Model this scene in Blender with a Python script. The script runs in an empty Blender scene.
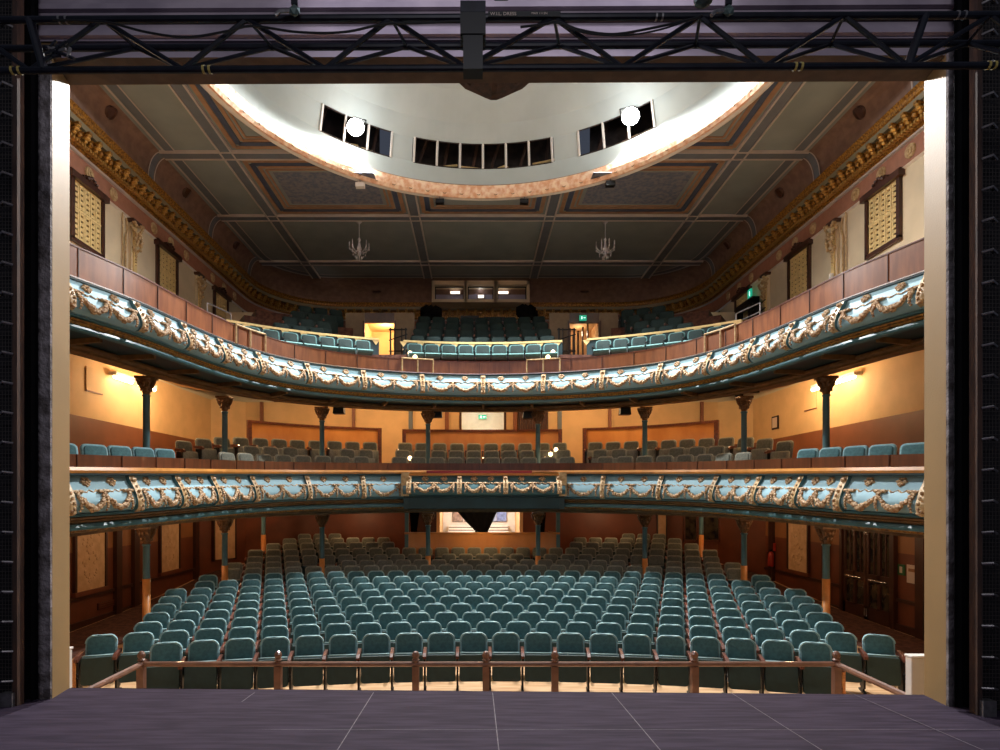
import bpy, math, random
from math import sin, cos, pi, sqrt, atan2, radians as R_
random.seed(7)
COL = bpy.context.scene.collection
EYE = 3.07          # the stalls floor is brought to z = 0 at the very end
ROOTS = []

# ------------------------------------------------------------------ materials
def lin(c):
    c = c/255.0
    return c/12.92 if c <= .04045 else ((c+.055)/1.055)**2.4
def rgb(r, g, b): return (lin(r), lin(g), lin(b), 1)
MATS = {}
def mat(name, c, rough=.6, metal=0, var=0, c2=None, scale=6, bump=0, bscale=40, emit=None, estr=0, stretch=None, spec=.5, sheen=0, clear=0):
    if name in MATS: return MATS[name]
    m = bpy.data.materials.new(name); m.use_nodes = True
    nt = m.node_tree; N = nt.nodes; L = nt.links
    b = N['Principled BSDF']
    b.inputs['Roughness'].default_value = rough
    b.inputs['Metallic'].default_value = metal
    b.inputs['Specular IOR Level'].default_value = spec
    if sheen: b.inputs['Sheen Weight'].default_value = sheen
    if clear: b.inputs['Coat Weight'].default_value = clear
    b.inputs['Base Color'].default_value = rgb(*c)
    tc = None
    if var or c2 or bump:
        tc = N.new('ShaderNodeTexCoord')
        src = tc.outputs['Object']
        if stretch:
            mp = N.new('ShaderNodeMapping'); mp.inputs['Scale'].default_value = stretch
            L.new(src, mp.inputs['Vector']); src = mp.outputs['Vector']
    if var or c2:
        no = N.new('ShaderNodeTexNoise'); no.inputs['Scale'].default_value = scale; no.inputs['Detail'].default_value = 5
        L.new(src, no.inputs['Vector'])
        rp = N.new('ShaderNodeValToRGB')
        a = rgb(*c)
        if c2: bb = rgb(*c2)
        else: bb = tuple(min(1, x*(1+var)) for x in a[:3])+(1,); a = tuple(x*(1-var) for x in a[:3])+(1,)
        rp.color_ramp.elements[0].position = .38; rp.color_ramp.elements[1].position = .62
        rp.color_ramp.elements[0].color = a; rp.color_ramp.elements[1].color = bb
        L.new(no.outputs['Fac'], rp.inputs['Fac']); L.new(rp.outputs['Color'], b.inputs['Base Color'])
    if bump:
        n2 = N.new('ShaderNodeTexNoise'); n2.inputs['Scale'].default_value = bscale; n2.inputs['Detail'].default_value = 3
        L.new(src, n2.inputs['Vector'])
        bp = N.new('ShaderNodeBump'); bp.inputs['Strength'].default_value = bump; bp.inputs['Distance'].default_value = .02
        L.new(n2.outputs['Fac'], bp.inputs['Height']); L.new(bp.outputs['Normal'], b.inputs['Normal'])
    if emit:
        b.inputs['Emission Color'].default_value = rgb(*emit); b.inputs['Emission Strength'].default_value = estr
    MATS[name] = m
    return m
M_teal_rim = mat('teal_moquette', (124, 168, 178), .75, var=.12, scale=30, sheen=.3)  # light catching the seat rims mixed into a paler teal
M_teal = mat('teal_cushion', (62, 104, 110), .85, var=.15, scale=25, sheen=.2, bump=.2, bscale=200)  # shade in the hollow seat backs mixed into a deeper teal
M_pan = mat('dark_green_pan', (38, 62, 60), .6, var=.1, scale=10)
M_blk = mat('black_iron', (16, 16, 18), .45, .3)
M_arm = mat('red_brown_wood', (98, 50, 32), .4, var=.25, scale=14, clear=.2)
M_endp = mat('amber_wood', (190, 120, 60), .35, var=.2, scale=12, stretch=(1, 1, 6), clear=.3)
M_shadeseat = mat('warm_dim_teal_moquette', (134, 136, 122), .85, var=.14, scale=25, sheen=.2)  # teal cloth greyed to carry the warm dim light under the tiers
M_shadecush = mat('warm_dim_teal_cushion', (104, 108, 98), .9, var=.14, scale=25)  # cushion colour greyed for the same warm dimness
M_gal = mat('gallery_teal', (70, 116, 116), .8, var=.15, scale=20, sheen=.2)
M_gal_shade = mat('gallery_teal_shaded', (20, 42, 42), .85, var=.15, scale=20)  # shade on rear rows and seat backs put into a darker teal
M_fl = mat('oak_floor', (196, 150, 104), .5, c2=(222, 184, 140), scale=3, stretch=(.6, 8, 1), bump=.05)
M_carpet = mat('dark_red_carpet', (74, 44, 36), .95, c2=(104, 70, 56), scale=9, bump=.3, bscale=120)
M_blue = mat('duck_egg_paint', (136, 174, 188), .6, var=.05, scale=3, spec=.35)
M_tealp = mat('teal_paint', (62, 100, 108), .35, var=.1, scale=4)
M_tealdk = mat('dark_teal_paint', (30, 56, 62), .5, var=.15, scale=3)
M_gold = mat('gilt', (176, 128, 48), .42, .25, c2=(104, 66, 22), scale=22, bump=.3, bscale=60)
M_brass = mat('gilt_line', (190, 150, 80), .35, .5, var=.15, scale=30)
M_swag = mat('gilded_plaster', (208, 180, 142), .5, c2=(128, 92, 54), scale=28, bump=.4, bscale=90)
M_cons = mat('cream_gilt', (196, 172, 130), .45, c2=(166, 136, 92), scale=12, bump=.2, bscale=60)
M_wood = mat('mahogany_panel', (116, 66, 38), .34, c2=(138, 84, 50), scale=3, stretch=(3, 3, .5), clear=.35)
M_rail = mat('amber_handrail', (186, 126, 58), .3, var=.12, scale=4, clear=.4)
M_beam = mat('brown_gold_beam', (128, 98, 62), .5, c2=(104, 78, 50), scale=6)
M_chrome = mat('polished_strip', (200, 196, 196), .25, .8, var=.05, scale=8)
M_cream = mat('cream_wall_paint', (206, 190, 160), .7, var=.05, scale=2, bump=.05)
M_warm = mat('warm_cream_paint', (214, 176, 126), .7, var=.05, scale=2)
M_dado = mat('brown_dado_paint', (124, 70, 42), .5, var=.08, scale=2)
M_brown = mat('stalls_brown_paint', (110, 58, 34), .5, var=.12, scale=2)
M_ochre = mat('ochre_paint_and_lit_strip', (150, 100, 58), .6, var=.08, scale=2)  # also paints the lit upper strip of the stalls side walls
M_dkwood = mat('dark_wood', (64, 34, 22), .4, var=.2, scale=8, stretch=(1, 1, .3), clear=.2)
M_ceil = mat('grey_green_ceiling', (128, 136, 136), .8, var=.06, scale=1.2)
M_rib = mat('grey_blue_rib', (98, 104, 112), .7, var=.06, scale=3)
M_ribline = mat('pale_rib_edge', (178, 168, 162), .6, var=.05, scale=3)
M_ochf = mat('ochre_frame', (150, 116, 88), .6, var=.1, scale=4)
M_navf = mat('slate_blue_frame', (66, 76, 98), .6, var=.1, scale=4)
M_bluep = mat('slate_stencil_panel', (92, 100, 120), .7, c2=(122, 122, 128), scale=9)
M_cove = mat('brown_cove_paint', (128, 102, 88), .7, c2=(112, 88, 76), scale=5)
M_frieze = mat('terracotta_frieze', (158, 108, 84), .65, var=.08, scale=6)
M_dome = mat('pale_dome_paint', (176, 186, 184), .75, var=.04, scale=1)
M_ringd = mat('gilt_peach_ring', (226, 170, 130), .45, c2=(248, 220, 190), scale=7, bump=.5, bscale=16)
M_ringw = mat('white_ring_edge', (222, 214, 206), .5, var=.04)
M_white = mat('white_plaster', (224, 220, 214), .6, var=.04)
M_stage = mat('dark_stage_boards', (46, 38, 52), .8, c2=(62, 52, 68), scale=2.5, stretch=(.8, 7, 1), bump=.12, bscale=14, spec=.12)
M_seam = mat('worn_seam', (92, 82, 92), .6, var=.3, scale=14)
M_reveal = mat('tan_reveal_paint', (146, 118, 78), .55, var=.04, scale=1.5, bump=.06, bscale=60)
M_rough = mat('flaking_plaster', (146, 138, 140), .85, c2=(86, 78, 76), scale=7, bump=.9, bscale=30)
M_pelmet = mat('grey_backing', (176, 162, 172), .8, c2=(146, 134, 146), scale=1.6, bump=.2, bscale=8)
M_drape = mat('black_serge', (9, 8, 10), .95, var=.2, scale=10, spec=.1)
M_post = mat('old_brown_timber', (84, 58, 44), .7, c2=(56, 40, 34), scale=7, stretch=(2, 2, .4), bump=.3)
M_mesh = mat('grey_wire', (92, 84, 80), .5, .6)
M_steel = mat('worn_steel', (150, 146, 146), .4, .8, var=.2, scale=20)
M_truss = mat('black_truss_paint', (24, 25, 34), .35, .3, var=.3, scale=10)
M_tag = mat('yellow_tag_tape', (170, 150, 80), .6)
M_glassdk = mat('dark_window_glass', (24, 24, 30), .08, 0, c2=(74, 66, 50), scale=5)
M_cord = mat('black_cable', (14, 14, 16), .5)
M_carve = mat('carved_cream_panel', (222, 184, 140), .6, c2=(206, 166, 122), scale=5, bump=.5, bscale=9)
M_orange = mat('orange_partition_wood', (206, 142, 78), .4, c2=(190, 124, 64), scale=2, stretch=(1, 1, .4), clear=.2)
M_shut = mat('shutter_cream', (216, 190, 130), .55, var=.1, scale=12)
M_shutdk = mat('shutter_slot', (44, 32, 26), .8)
M_lens = mat('lamp_lens', (255, 255, 255), .3, emit=(255, 252, 244), estr=60)
M_tube = mat('lit_tube', (255, 240, 210), .3, emit=(255, 226, 178), estr=14)
M_bulb = mat('small_lit_globe', (255, 230, 180), .3, emit=(255, 214, 160), estr=7)
M_exit = mat('green_exit_panel', (20, 120, 90), .4, emit=(40, 200, 160), estr=.6)
M_exitw = mat('white_exit_mark', (220, 240, 235), .4, emit=(210, 255, 240), estr=1.4)
M_red = mat('red_enamel', (170, 50, 36), .4, emit=None)
M_paper = mat('white_paper', (206, 186, 172), .7)
M_green = mat('green_sign', (40, 96, 56), .5)
M_iron = mat('column_teal', (84, 116, 122), .4, var=.08, scale=5)
M_collow = mat('column_amber_base', (204, 132, 66), .4, var=.08, scale=5)
M_capm = mat('bronze_capital', (118, 84, 54), .45, .3, var=.25, scale=25)
M_crys = mat('crystal', (200, 200, 206), .1, .2)
M_projroom = mat('lit_room_wall', (150, 150, 176), .8, var=.1, scale=2)
M_curt = mat('brown_striped_curtain', (82, 52, 44), .8, c2=(44, 28, 26), scale=8, stretch=(8, 8, .1))
M_clamp = mat('grey_green_steel', (92, 108, 104), .4, .6, var=.2, scale=20)

# ------------------------------------------------------------------ mesh builder
class MB:
    def __init__(s): s.v = []; s.f = []; s.m = []; s.mats = []
    def mi(s, m):
        if m not in s.mats: s.mats.append(m)
        return s.mats.index(m)
    def add(s, vs, fs, m):
        o = len(s.v); k = s.mi(m); s.v.extend(vs)
        for f in fs: s.f.append([i+o for i in f]); s.m.append(k)
        return s
    def box(s, x0, x1, y0, y1, z0, z1, m):
        return s.add([(x0, y0, z0), (x1, y0, z0), (x1, y1, z0), (x0, y1, z0), (x0, y0, z1), (x1, y0, z1), (x1, y1, z1), (x0, y1, z1)],
                     [(0, 3, 2, 1), (4, 5, 6, 7), (0, 1, 5, 4), (1, 2, 6, 5), (2, 3, 7, 6), (3, 0, 4, 7)], m)
    def obox(s, c, t, n, a, b, z0, z1, m):      # c centre xy, t/n unit vectors, half sizes a along t, b along n
        P = [(c[0]+t[0]*i*a+n[0]*j*b, c[1]+t[1]*i*a+n[1]*j*b) for i, j in ((-1, -1), (1, -1), (1, 1), (-1, 1))]
        return s.add([(x, y, z0) for x, y in P]+[(x, y, z1) for x, y in P],
                     [(0, 3, 2, 1), (4, 5, 6, 7), (0, 1, 5, 4), (1, 2, 6, 5), (2, 3, 7, 6), (3, 0, 4, 7)], m)
    def tube(s, pts, r, m, n=8, caps=True):
        rr = r if isinstance(r, (list, tuple)) else [r]*len(pts)
        rings = []; up = None
        for i, p in enumerate(pts):
            a = pts[max(0, i-1)]; b = pts[min(len(pts)-1, i+1)]
            d = [b[k]-a[k] for k in range(3)]; l = sqrt(sum(x*x for x in d)) or 1; d = [x/l for x in d]
            if up is None: up = (0, 0, 1) if abs(d[2]) < .9 else (1, 0, 0)
            u = [up[1]*d[2]-up[2]*d[1], up[2]*d[0]-up[0]*d[2], up[0]*d[1]-up[1]*d[0]]
            l = sqrt(sum(x*x for x in u)) or 1; u = [x/l for x in u]
            w = [d[1]*u[2]-d[2]*u[1], d[2]*u[0]-d[0]*u[2], d[0]*u[1]-d[1]*u[0]]
            rings.append([tuple(p[k]+rr[i]*(cos(2*pi*j/n)*u[k]+sin(2*pi*j/n)*w[k]) for k in range(3)) for j in range(n)])
        return s.loft(rings, m, True, caps)
    def loft(s, rings, m, closed=False, caps=False):
        n = len(rings[0]); vs = [v for r in rings for v in r]; fs = []
        for i in range(len(rings)-1):
            for j in range(n if closed else n-1):
                k = (j+1) % n
                fs.append((i*n+j, i*n+k, (i+1)*n+k, (i+1)*n+j))
        if caps: fs.append(tuple(range(n-1, -1, -1))); fs.append(tuple((len(rings)-1)*n+j for j in range(n)))
        return s.add(vs, fs, m)
    def lathe(s, cx, cy, prof, m, n=16):
        return s.loft([[(cx+r*cos(2*pi*j/n), cy+r*sin(2*pi*j/n), z) for j in range(n)] for r, z in prof], m, True, True)
    def blob(s, c, r, m, sy=None):
        rx, ry, rz = r if isinstance(r, (list, tuple)) else (r, r, r)
        t = 1.618; q = 1/sqrt(1+t*t)
        V = [(-1, t, 0), (1, t, 0), (-1, -t, 0), (1, -t, 0), (0, -1, t), (0, 1, t), (0, -1, -t), (0, 1, -t), (t, 0, -1), (t, 0, 1), (-t, 0, -1), (-t, 0, 1)]
        F = [(0, 11, 5), (0, 5, 1), (0, 1, 7), (0, 7, 10), (0, 10, 11), (1, 5, 9), (5, 11, 4), (11, 10, 2), (10, 7, 6), (7, 1, 8), (3, 9, 4), (3, 4, 2), (3, 2, 6), (3, 6, 8), (3, 8, 9), (4, 9, 5), (2, 4, 11), (6, 2, 10), (8, 6, 7), (9, 8, 1)]
        return s.add([(c[0]+x*q*rx, c[1]+y*q*ry, c[2]+z*q*rz) for x, y, z in V], F, m)
    def prism(s, poly, y0, y1, m):   # polygon in x,z extruded along y
        n = len(poly)
        vs = [(x, y0, z) for x, z in poly]+[(x, y1, z) for x, z in poly]
        fs = [tuple(range(n)), tuple(range(2*n-1, n-1, -1))]+[(i, (i+n), (i+1) % n+n, (i+1) % n) for i in range(n)]
        return s.add(vs, fs, m)
    def mesh(s, name, org=(0, 0, 0), smooth=False):
        me = bpy.data.meshes.new(name)
        me.from_pydata([(x-org[0], y-org[1], z-org[2]) for x, y, z in s.v], [], s.f)
        for m in s.mats: me.materials.append(m)
        me.polygons.foreach_set('material_index', s.m)
        if smooth: me.polygons.foreach_set('use_smooth', [True]*len(s.f))
        me.update(); return me
    def build(s, name, parent=None, org=None, smooth=False, bevel=0):
        porg = (0, 0, 0)
        if org is None: org = (0, 0, 0)
        o = bpy.data.objects.new(name, s.mesh(name, org, smooth)); COL.objects.link(o)
        if parent is not None:
            o.parent = parent
            w = world_org(parent)
            o.location = tuple(org[k]-w[k] for k in range(3))
            o['_w'] = list(org)
        else:
            o.location = org; o['_w'] = list(org); ROOTS.append(o)
        if bevel:
            b = o.modifiers.new('bevel', 'BEVEL'); b.width = bevel; b.segments = 2; b.limit_method = 'ANGLE'
        if smooth:
            try:
                for p in o.data.polygons: pass
            except Exception: pass
        return o
def world_org(o): return list(o['_w'])
def empty(name, loc, label, cat, group=None, rz=0):
    o = bpy.data.objects.new(name, None); COL.objects.link(o); o.location = loc; o['_w'] = list(loc)
    o.rotation_euler = (0, 0, rz); ROOTS.append(o); tag(o, label, cat, group); return o
def tag(o, label, cat, group=None):
    o['label'] = label; o['category'] = cat
    if group: o['group'] = group
    return o
def struct(o): o['kind'] = 'structure'; return o
def part(mb, name, parent, label=None, smooth=False, bevel=0):   # mesh in the parent's local frame
    o = bpy.data.objects.new(name, mb.mesh(name, (0, 0, 0), smooth)); COL.objects.link(o); o.parent = parent
    o['_w'] = world_org(parent)
    if label: o['label'] = label
    if bevel:
        b = o.modifiers.new('bevel', 'BEVEL'); b.width = bevel; b.segments = 2; b.limit_method = 'ANGLE'
    return o
def dup(root, loc, rz, label, group=None):
    def cp(o, par):
        c = o.copy(); COL.objects.link(c)
        if par is not None: c.parent = par
        for ch in KIDS.get(o.name, []): cp(ch, c)
        return c
    r = cp(root, None); r.location = loc; r['_w'] = list(loc); r.rotation_euler = (0, 0, rz); r['label'] = label
    if group: r['group'] = group
    ROOTS.append(r); return r
KIDS = {}
def kids(root):
    KIDS[root.name] = [o for o in bpy.data.objects if o.parent == root]
    for k in KIDS[root.name]: kids(k)
ORD = ['', 'first', 'second', 'third', 'fourth', 'fifth', 'sixth', 'seventh', 'eighth', 'ninth', 'tenth', 'eleventh', 'twelfth', 'thirteenth', 'fourteenth', 'fifteenth', 'sixteenth', 'seventeenth', 'eighteenth', 'nineteenth', 'twentieth']
def place_in(i, n):   # place words in a row of n seats
    if i == 0: return 'at the left end'
    if i == n-1: return 'at the right end'
    if n % 2 and i == n//2: return 'in the middle'
    if i < n/2: return ORD[i+1]+' from the left end'
    return ORD[n-i]+' from the right end'

# ------------------------------------------------------------------ horseshoe path
class Path:
    def __init__(s, ctrl, sub=10):
        P = ctrl; out = []
        for i in range(len(P)-1):
            p0 = P[max(0, i-1)]; p1 = P[i]; p2 = P[i+1]; p3 = P[min(len(P)-1, i+2)]
            for k in range(sub):
                t = k/sub
                out.append(tuple(.5*((2*p1[a])+(-p0[a]+p2[a])*t+(2*p0[a]-5*p1[a]+4*p2[a]-p3[a])*t*t+(-p0[a]+3*p1[a]-3*p2[a]+p3[a])*t**3) for a in (0, 1)))
        out.append(P[-1]); s.p = out; s.c = [0]
        for i in range(1, len(out)): s.c.append(s.c[-1]+math.dist(out[i-1], out[i]))
        s.L = s.c[-1]; s.mid = s.L/2
    def at(s, t):
        t = min(max(t, 0), s.L); lo, hi = 0, len(s.c)-2
        while lo < hi:
            m = (lo+hi+1)//2
            if s.c[m] <= t: lo = m
            else: hi = m-1
        i = lo; a, b = s.p[i], s.p[i+1]; l = s.c[i+1]-s.c[i] or 1; f = (t-s.c[i])/l
        # smoothed tangent
        def tan(j):
            a_ = s.p[max(0, j-1)]; b_ = s.p[min(len(s.p)-1, j+1)]; d = math.dist(a_, b_) or 1
            return ((b_[0]-a_[0])/d, (b_[1]-a_[1])/d)
        t0, t1 = tan(i), tan(i+1); tx = t0[0]*(1-f)+t1[0]*f; ty = t0[1]*(1-f)+t1[1]*f; l = sqrt(tx*tx+ty*ty); tx /= l; ty /= l
        return (a[0]+(b[0]-a[0])*f, a[1]+(b[1]-a[1])*f, tx, ty)
    def off(s, t, d):
        x, y, tx, ty = s.at(t); return (x-ty*d, y+tx*d)
half = [(7.15, 7.3), (6.85, 8.2), (6.5, 9.2), (6.12, 10.4), (5.92, 11.6), (5.7, 12.8), (5.3, 14.0), (4.5, 15.15), (3.3, 15.95), (1.75, 16.5)]
FR = Path([(-x, y) for x, y in half]+[(0, 16.7)]+[(x, y) for x, y in reversed(half)])
def lerp_prof(prof, h):
    for i in range(len(prof)-1):
        if prof[i][1] >= h >= prof[i+1][1]:
            f = (prof[i][1]-h)/((prof[i][1]-prof[i+1][1]) or 1); return prof[i][0]+(prof[i+1][0]-prof[i][0])*f
    return prof[-1][0]
def sweep(path, prof, zf, m, s0=0, s1=None, n=150, mb=None, clamp=None):
    mb = mb or MB(); s1 = path.L if s1 is None else s1; rings = []
    for i in range(n+1):
        t = s0+(s1-s0)*i/n; x0, y0, _, _ = path.at(t); ring = []
        for d, z in prof:
            x, y = path.off(t, d)
            if clamp: x = max(-clamp[0], min(clamp[0], x)); y = min(clamp[1], y)
            ring.append((x, y, zf(y0, z)))
        rings.append(ring)
    mb.loft(rings, m); return mb
BAND = [(.09, 0), (.082, -.05), (.045, -.12), (-.02, -.2), (-.085, -.29), (-.135, -.38), (-.14, -.45), (-.09, -.52), (-.01, -.56)]

def ornament(path, zf, k, name_root, s_list, hb=1.0, clip=None, single=False, nocons=False):
    """consoles, garlands and rosettes on the swelling front between consecutive consoles"""
    def sp(s, h, e):
        d = lerp_prof(BAND, max(-.56, -h))-e
        x, y = path.off(s, d); y0 = path.at(s)[1]
        return (x, y, zf(y0, -h*hb))
    for s in ([] if nocons else s_list):
        mb = MB(); fr = []; W = .064
        for q in range(13):
            h = .01+.54*q/12; wob = .02*sin(q/12*2*pi)
            fr.append([sp(s-W, h, -.01), sp(s-W+wob*0, h, .07+wob), sp(s+W, h, .07+wob), sp(s+W, h, -.01)])
        mb.loft([[r[1], r[2]] for r in fr], M_cons)
        mb.loft([[r[0], r[1]] for r in fr], M_tealp); mb.loft([[r[2], r[3]] for r in fr], M_tealp)
        mb.blob(sp(s, .07, .09), (.06, .06, .05), M_swag); mb.blob(sp(s, .5, .08), (.06, .06, .05), M_swag)
        for q in range(5): mb.blob(sp(s, .17+.07*q, .09), (.025+.01*(q % 2), .025, .035), M_swag)
        mb.build('console', name_root)
    for a, b in zip(s_list[:-1], s_list[1:]):
        if clip and clip((a+b)/2): continue
        A = a+.16; B = b-.16; w = (B-A)/(1 if single else 2)
        for j in ((0,) if single else (0, 1)):
            g = MB(); u0 = A+w*j; u1 = u0+w; r = random.Random(int(a*100)+j)
            n = 15
            for q in range(n+1):
                f = q/n; h = .25+.215*(1-(2*f-1)**2)
                rad = .03+.026*sin(pi*f)
                for _ in range(2):
                    g.blob(sp(u0+(u1-u0)*f+r.uniform(-.012, .012), h+r.uniform(-.018, .018), .02+r.uniform(0, .02)), rad*r.uniform(.75, 1.1), M_swag)
            ends = ((u0, 1), (u1, 1)) if j == 0 else ((u1, 1),)
            for e, _ in ends:
                for q in range(8):   # hanging drop and bow
                    g.blob(sp(e+r.uniform(-.012, .012), .23+.037*q, .035), .042-.0028*q, M_swag)
                g.blob(sp(e-.06, .225, .03), (.06, .06, .034), M_swag); g.blob(sp(e+.06, .225, .03), (.06, .06, .034), M_swag)
            g.tube([sp(u0+(u1-u0)*q/16, .225+.016*sin(q*1.4), .008) for q in range(17)], [.006+.012*abs(sin(q*.9)) for q in range(17)], M_swag, 5)
            g.build('garland', name_root)
            ro = MB(); c = (u0+u1)/2
            for q in range(6):
                an = q*pi/3; ro.blob(sp(c+.055*cos(an), .09+.042*sin(an), .015), (.042, .036, .032), M_swag)
            ro.blob(sp(c, .1, .03), .03, M_swag); ro.blob(sp(c, .15, .02), .022, M_swag)
            ro.build('rosette', name_root)

# ================================================================== GALLERY BALCONY (upper)
z2 = lambda y, z: 3.42+z
def pz2(y, z):      # parapet heightens towards the stage
    return 3.42+(z if z < .1 else z+.16*max(0, 16.7-y)/7.5)
gb = empty('gallery_balcony', (0, 16.7, 3.42), 'upper horseshoe balcony front in duck-egg blue with gilded garlands, under the domed ceiling', 'balcony')
def bpart(mb, name, root, label=None, smooth=False):
    o = mb.build(name, root, smooth=smooth)
    if label: o['label'] = label
    return o
bpart(sweep(FR, BAND, z2, M_blue, n=200), 'front_panel', gb, 'duck-egg blue swelling front panel', True)
bpart(sweep(FR, [(.12, .02), (.065, .02), (.065, -.0), (.09, -.01)], z2, M_tealdk, n=200), 'capping', gb)
parap = sweep(FR, [(.10, .02), (.10, .375), (.17, .375), (.17, .02)], pz2, M_wood, n=200)
mb = sweep(FR, [(.085, .02), (.06, .03), (.06, .05), (.1, .055)], z2, M_chrome, n=200)
sweep(FR, [(.085, .372), (.085, .395), (.185, .395), (.185, .372)], pz2, M_arm, n=200, mb=mb)
bpart(mb, 'edge_strip', gb)
# panel joints
mb = parap; s = .6
while s < FR.L:
    x, y = FR.off(s, .095); _, y0, tx, ty = FR.at(s)
    mb.obox((x, y), (tx, ty), (-ty, tx), .006, .01, pz2(y0, .05), pz2(y0, .375), M_dkwood); s += .835
bpart(mb, 'parapet', gb, 'mahogany parapet panelling')
mb = sweep(FR, [(-.01, -.56), (-.035, -.575), (-.01, -.60), (.03, -.61)], z2, M_tealp, n=200)
sweep(FR, [(.03, -.61), (.0, -.625), (.02, -.645), (.05, -.65), (.03, -.665), (.06, -.69), (.09, -.70)], z2, M_gold, n=200, mb=mb)
sweep(FR, [(.09, -.70), (.05, -.71), (.04, -.745), (.06, -.775), (.14, -.79)], z2, M_tealp, n=200, mb=mb)
bpart(mb, 'moulding', gb, smooth=False)
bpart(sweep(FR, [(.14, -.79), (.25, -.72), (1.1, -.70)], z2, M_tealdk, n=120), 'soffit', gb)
mb = sweep(FR, [(1.1, -.66), (1.08, -.72), (1.0, -.74), (1.0, -.78), (1.1, -.80), (1.1, -.84), (1.4, -.84), (1.4, -.0)], z2, M_beam, n=120)
bpart(mb, 'beam', gb)
# soffit ribs (cross brackets)
s = FR.mid-9*1.3
while s < FR.L-1.0:
    if s > 1.0:
        for d0, d1 in ((.3, 1.05),):
            p, q = FR.off(s, d0), FR.off(s, d1); _, _, tx, ty = FR.at(s)
            bpart(MB().obox(((p[0]+q[0])/2, (p[1]+q[1])/2), (tx, ty), (-ty, tx), .03, .375, 2.62, 2.71, M_beam), 'soffit_rib', gb)
    s += 1.3
P2 = 1.67
def consoles(xs):      # arc positions measured from bay widths seen from the stage
    out = []
    for px in xs:
        best = min((abs(475+600*(FR.off(t_, -.05)[0]+.24)/FR.off(t_, -.05)[1]-px), t_) for t_ in [FR.L*i/1500 for i in range(20, 1480)])
        out.append(best[1])
    return sorted(out)
conz = consoles((66, 139, 186, 222, 260, 308, 364, 422, 483, 543.4, 602.4, 659.4, 708, 751, 790, 838, 926))
conz1 = consoles((66, 135, 180, 215, 254, 308, 363, 603, 660, 714.5, 757, 798, 842, 926))
ornament(FR, z2, 2, gb, conz)

# gallery steps (floor)
def ss(a, b, x):
    t = max(0, min(1, (x-a)/(b-a))); return t*t*(3-2*t)
def gfloor(x, y):
    r = sqrt(x*x+(y-7.3)**2)
    k = max(0, math.floor((r-10.75)/.85))+0.0
    z = 3.5 + (.37 if r > 10.3 else 0) + (.47*k if r > 10.75 else 0)
    w = ss(12.8, 14.5, y)
    return 3.45+(z-3.45)*w
mb = MB(); rr = []; NG = 90
rs = [0]
ringdefs = []
for i in range(NG+1):
    t = FR.L*i/NG; ring = []
    for d in [.17, .8, 1.3]:
        x, y = FR.off(t, d); ring.append((max(-9.35, min(9.35, x)), y, 3.45))
    rr.append(ring)
mb.loft(rr, M_carpet)
# raked steps as arcs
for k in range(0, 13):
    r0 = 10.35+.85*k; r1 = r0+.85; z = 3.87+.47*min(k, 5)
    spans = [(-1.0, 1.0)] if k == 0 else [(-1.0, -math.asin(4.5/(r0+.4))), (-math.asin(2.42/(r0+.4)), math.asin(2.42/(r0+.4))), (math.asin(4.5/(r0+.4)), 1.0)]
    lim = math.asin(min(.99, 7.7/(r0+.4)))
    for p0, p1 in spans:
        if k: p0, p1 = max(p0, -lim), min(p1, lim)
        a = []; n = 40
        for i in range(n+1):
            ph = p0+(p1-p0)*i/n
            pt = []
            for rad, zz in ((r0, (z-.47 if k < 6 else z) if k else 3.45), (r0, z), (r1, z)):
                x = rad*sin(ph); y = 7.3+rad*cos(ph)
                pt.append((max(-9.35, min(9.35, x)), min(26.4, y), zz))
            a.append(pt)
        mb.loft(a, M_carpet)
        if k:
            for q in (0, -1):
                mb.loft([[a[q][1], a[q][2]], [(a[q][1][0], a[q][1][1], 3.8), (a[q][2][0], a[q][2][1], 3.8)]], M_dkwood)
for sx in (-1, 1): mb.box(min(sx*2.3, sx*4.6), max(sx*2.3, sx*4.6), 18.0, 21.0, 4.2, 4.3, M_carpet)
o = mb.build('floor'); o.name = 'floor_gallery'; struct(o)

# ================================================================== DRESS CIRCLE BALCONY (lower)
def dip(y): return .64-.29*max(0, 16.7-y)/7.5
z1 = lambda y, z: dip(y)+z*1.07
db = empty('dress_circle_balcony', (0, 16.7, .64), 'lower horseshoe balcony front with amber handrail, blue panels and gilded garlands', 'balcony')
bpart(sweep(FR, BAND, z1, M_blue, n=200), 'front_panel', db, 'duck-egg blue swelling front panel', True)
bpart(sweep(FR, [(.12, .035), (-.03, .03), (-.03, 0), (.06, -.01)], z1, M_tealdk, n=200), 'capping', db)
bpart(sweep(FR, [(.1, .03), (-.035, .03), (-.05, .07), (-.03, .12), (.16, .125)], z1, M_rail, n=200), 'handrail', db, 'amber varnished handrail')
parap = (sweep(FR, [(.13, .1), (.13, .31), (.2, .31), (.2, -.3)], z1, mat('dark_mahogany', (82, 46, 26), .35, c2=(100, 58, 34), scale=3, stretch=(3, 3, .5), clear=.3), n=200))
mb = parap; s = .6
while s < FR.L:
    x, y = FR.off(s, .125); _, y0, tx, ty = FR.at(s)
    mb.obox((x, y), (tx, ty), (-ty, tx), .008, .01, z1(y0, .12), z1(y0, .31), M_dkwood); s += .835
bpart(mb, 'parapet', db, 'dark mahogany inner panelling')
mb = sweep(FR, [(-.01, -.56), (-.04, -.575), (-.03, -.60), (.02, -.615)], z1, M_tealp, n=200)
sweep(FR, [(.02, -.615), (.0, -.63), (.03, -.65), (.07, -.66), (.05, -.68), (.1, -.71), (.13, -.72)], z1, M_beam, n=200, mb=mb)
sweep(FR, [(.13, -.72), (.07, -.73), (.05, -.77), (.07, -.81), (.14, -.82)], z1, M_tealp, n=200, mb=mb)
sweep(FR, [(.14, -.82), (.17, -.85), (.22, -.85)], z1, M_gold, n=200, mb=mb)
bpart(mb, 'moulding', db)
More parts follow.
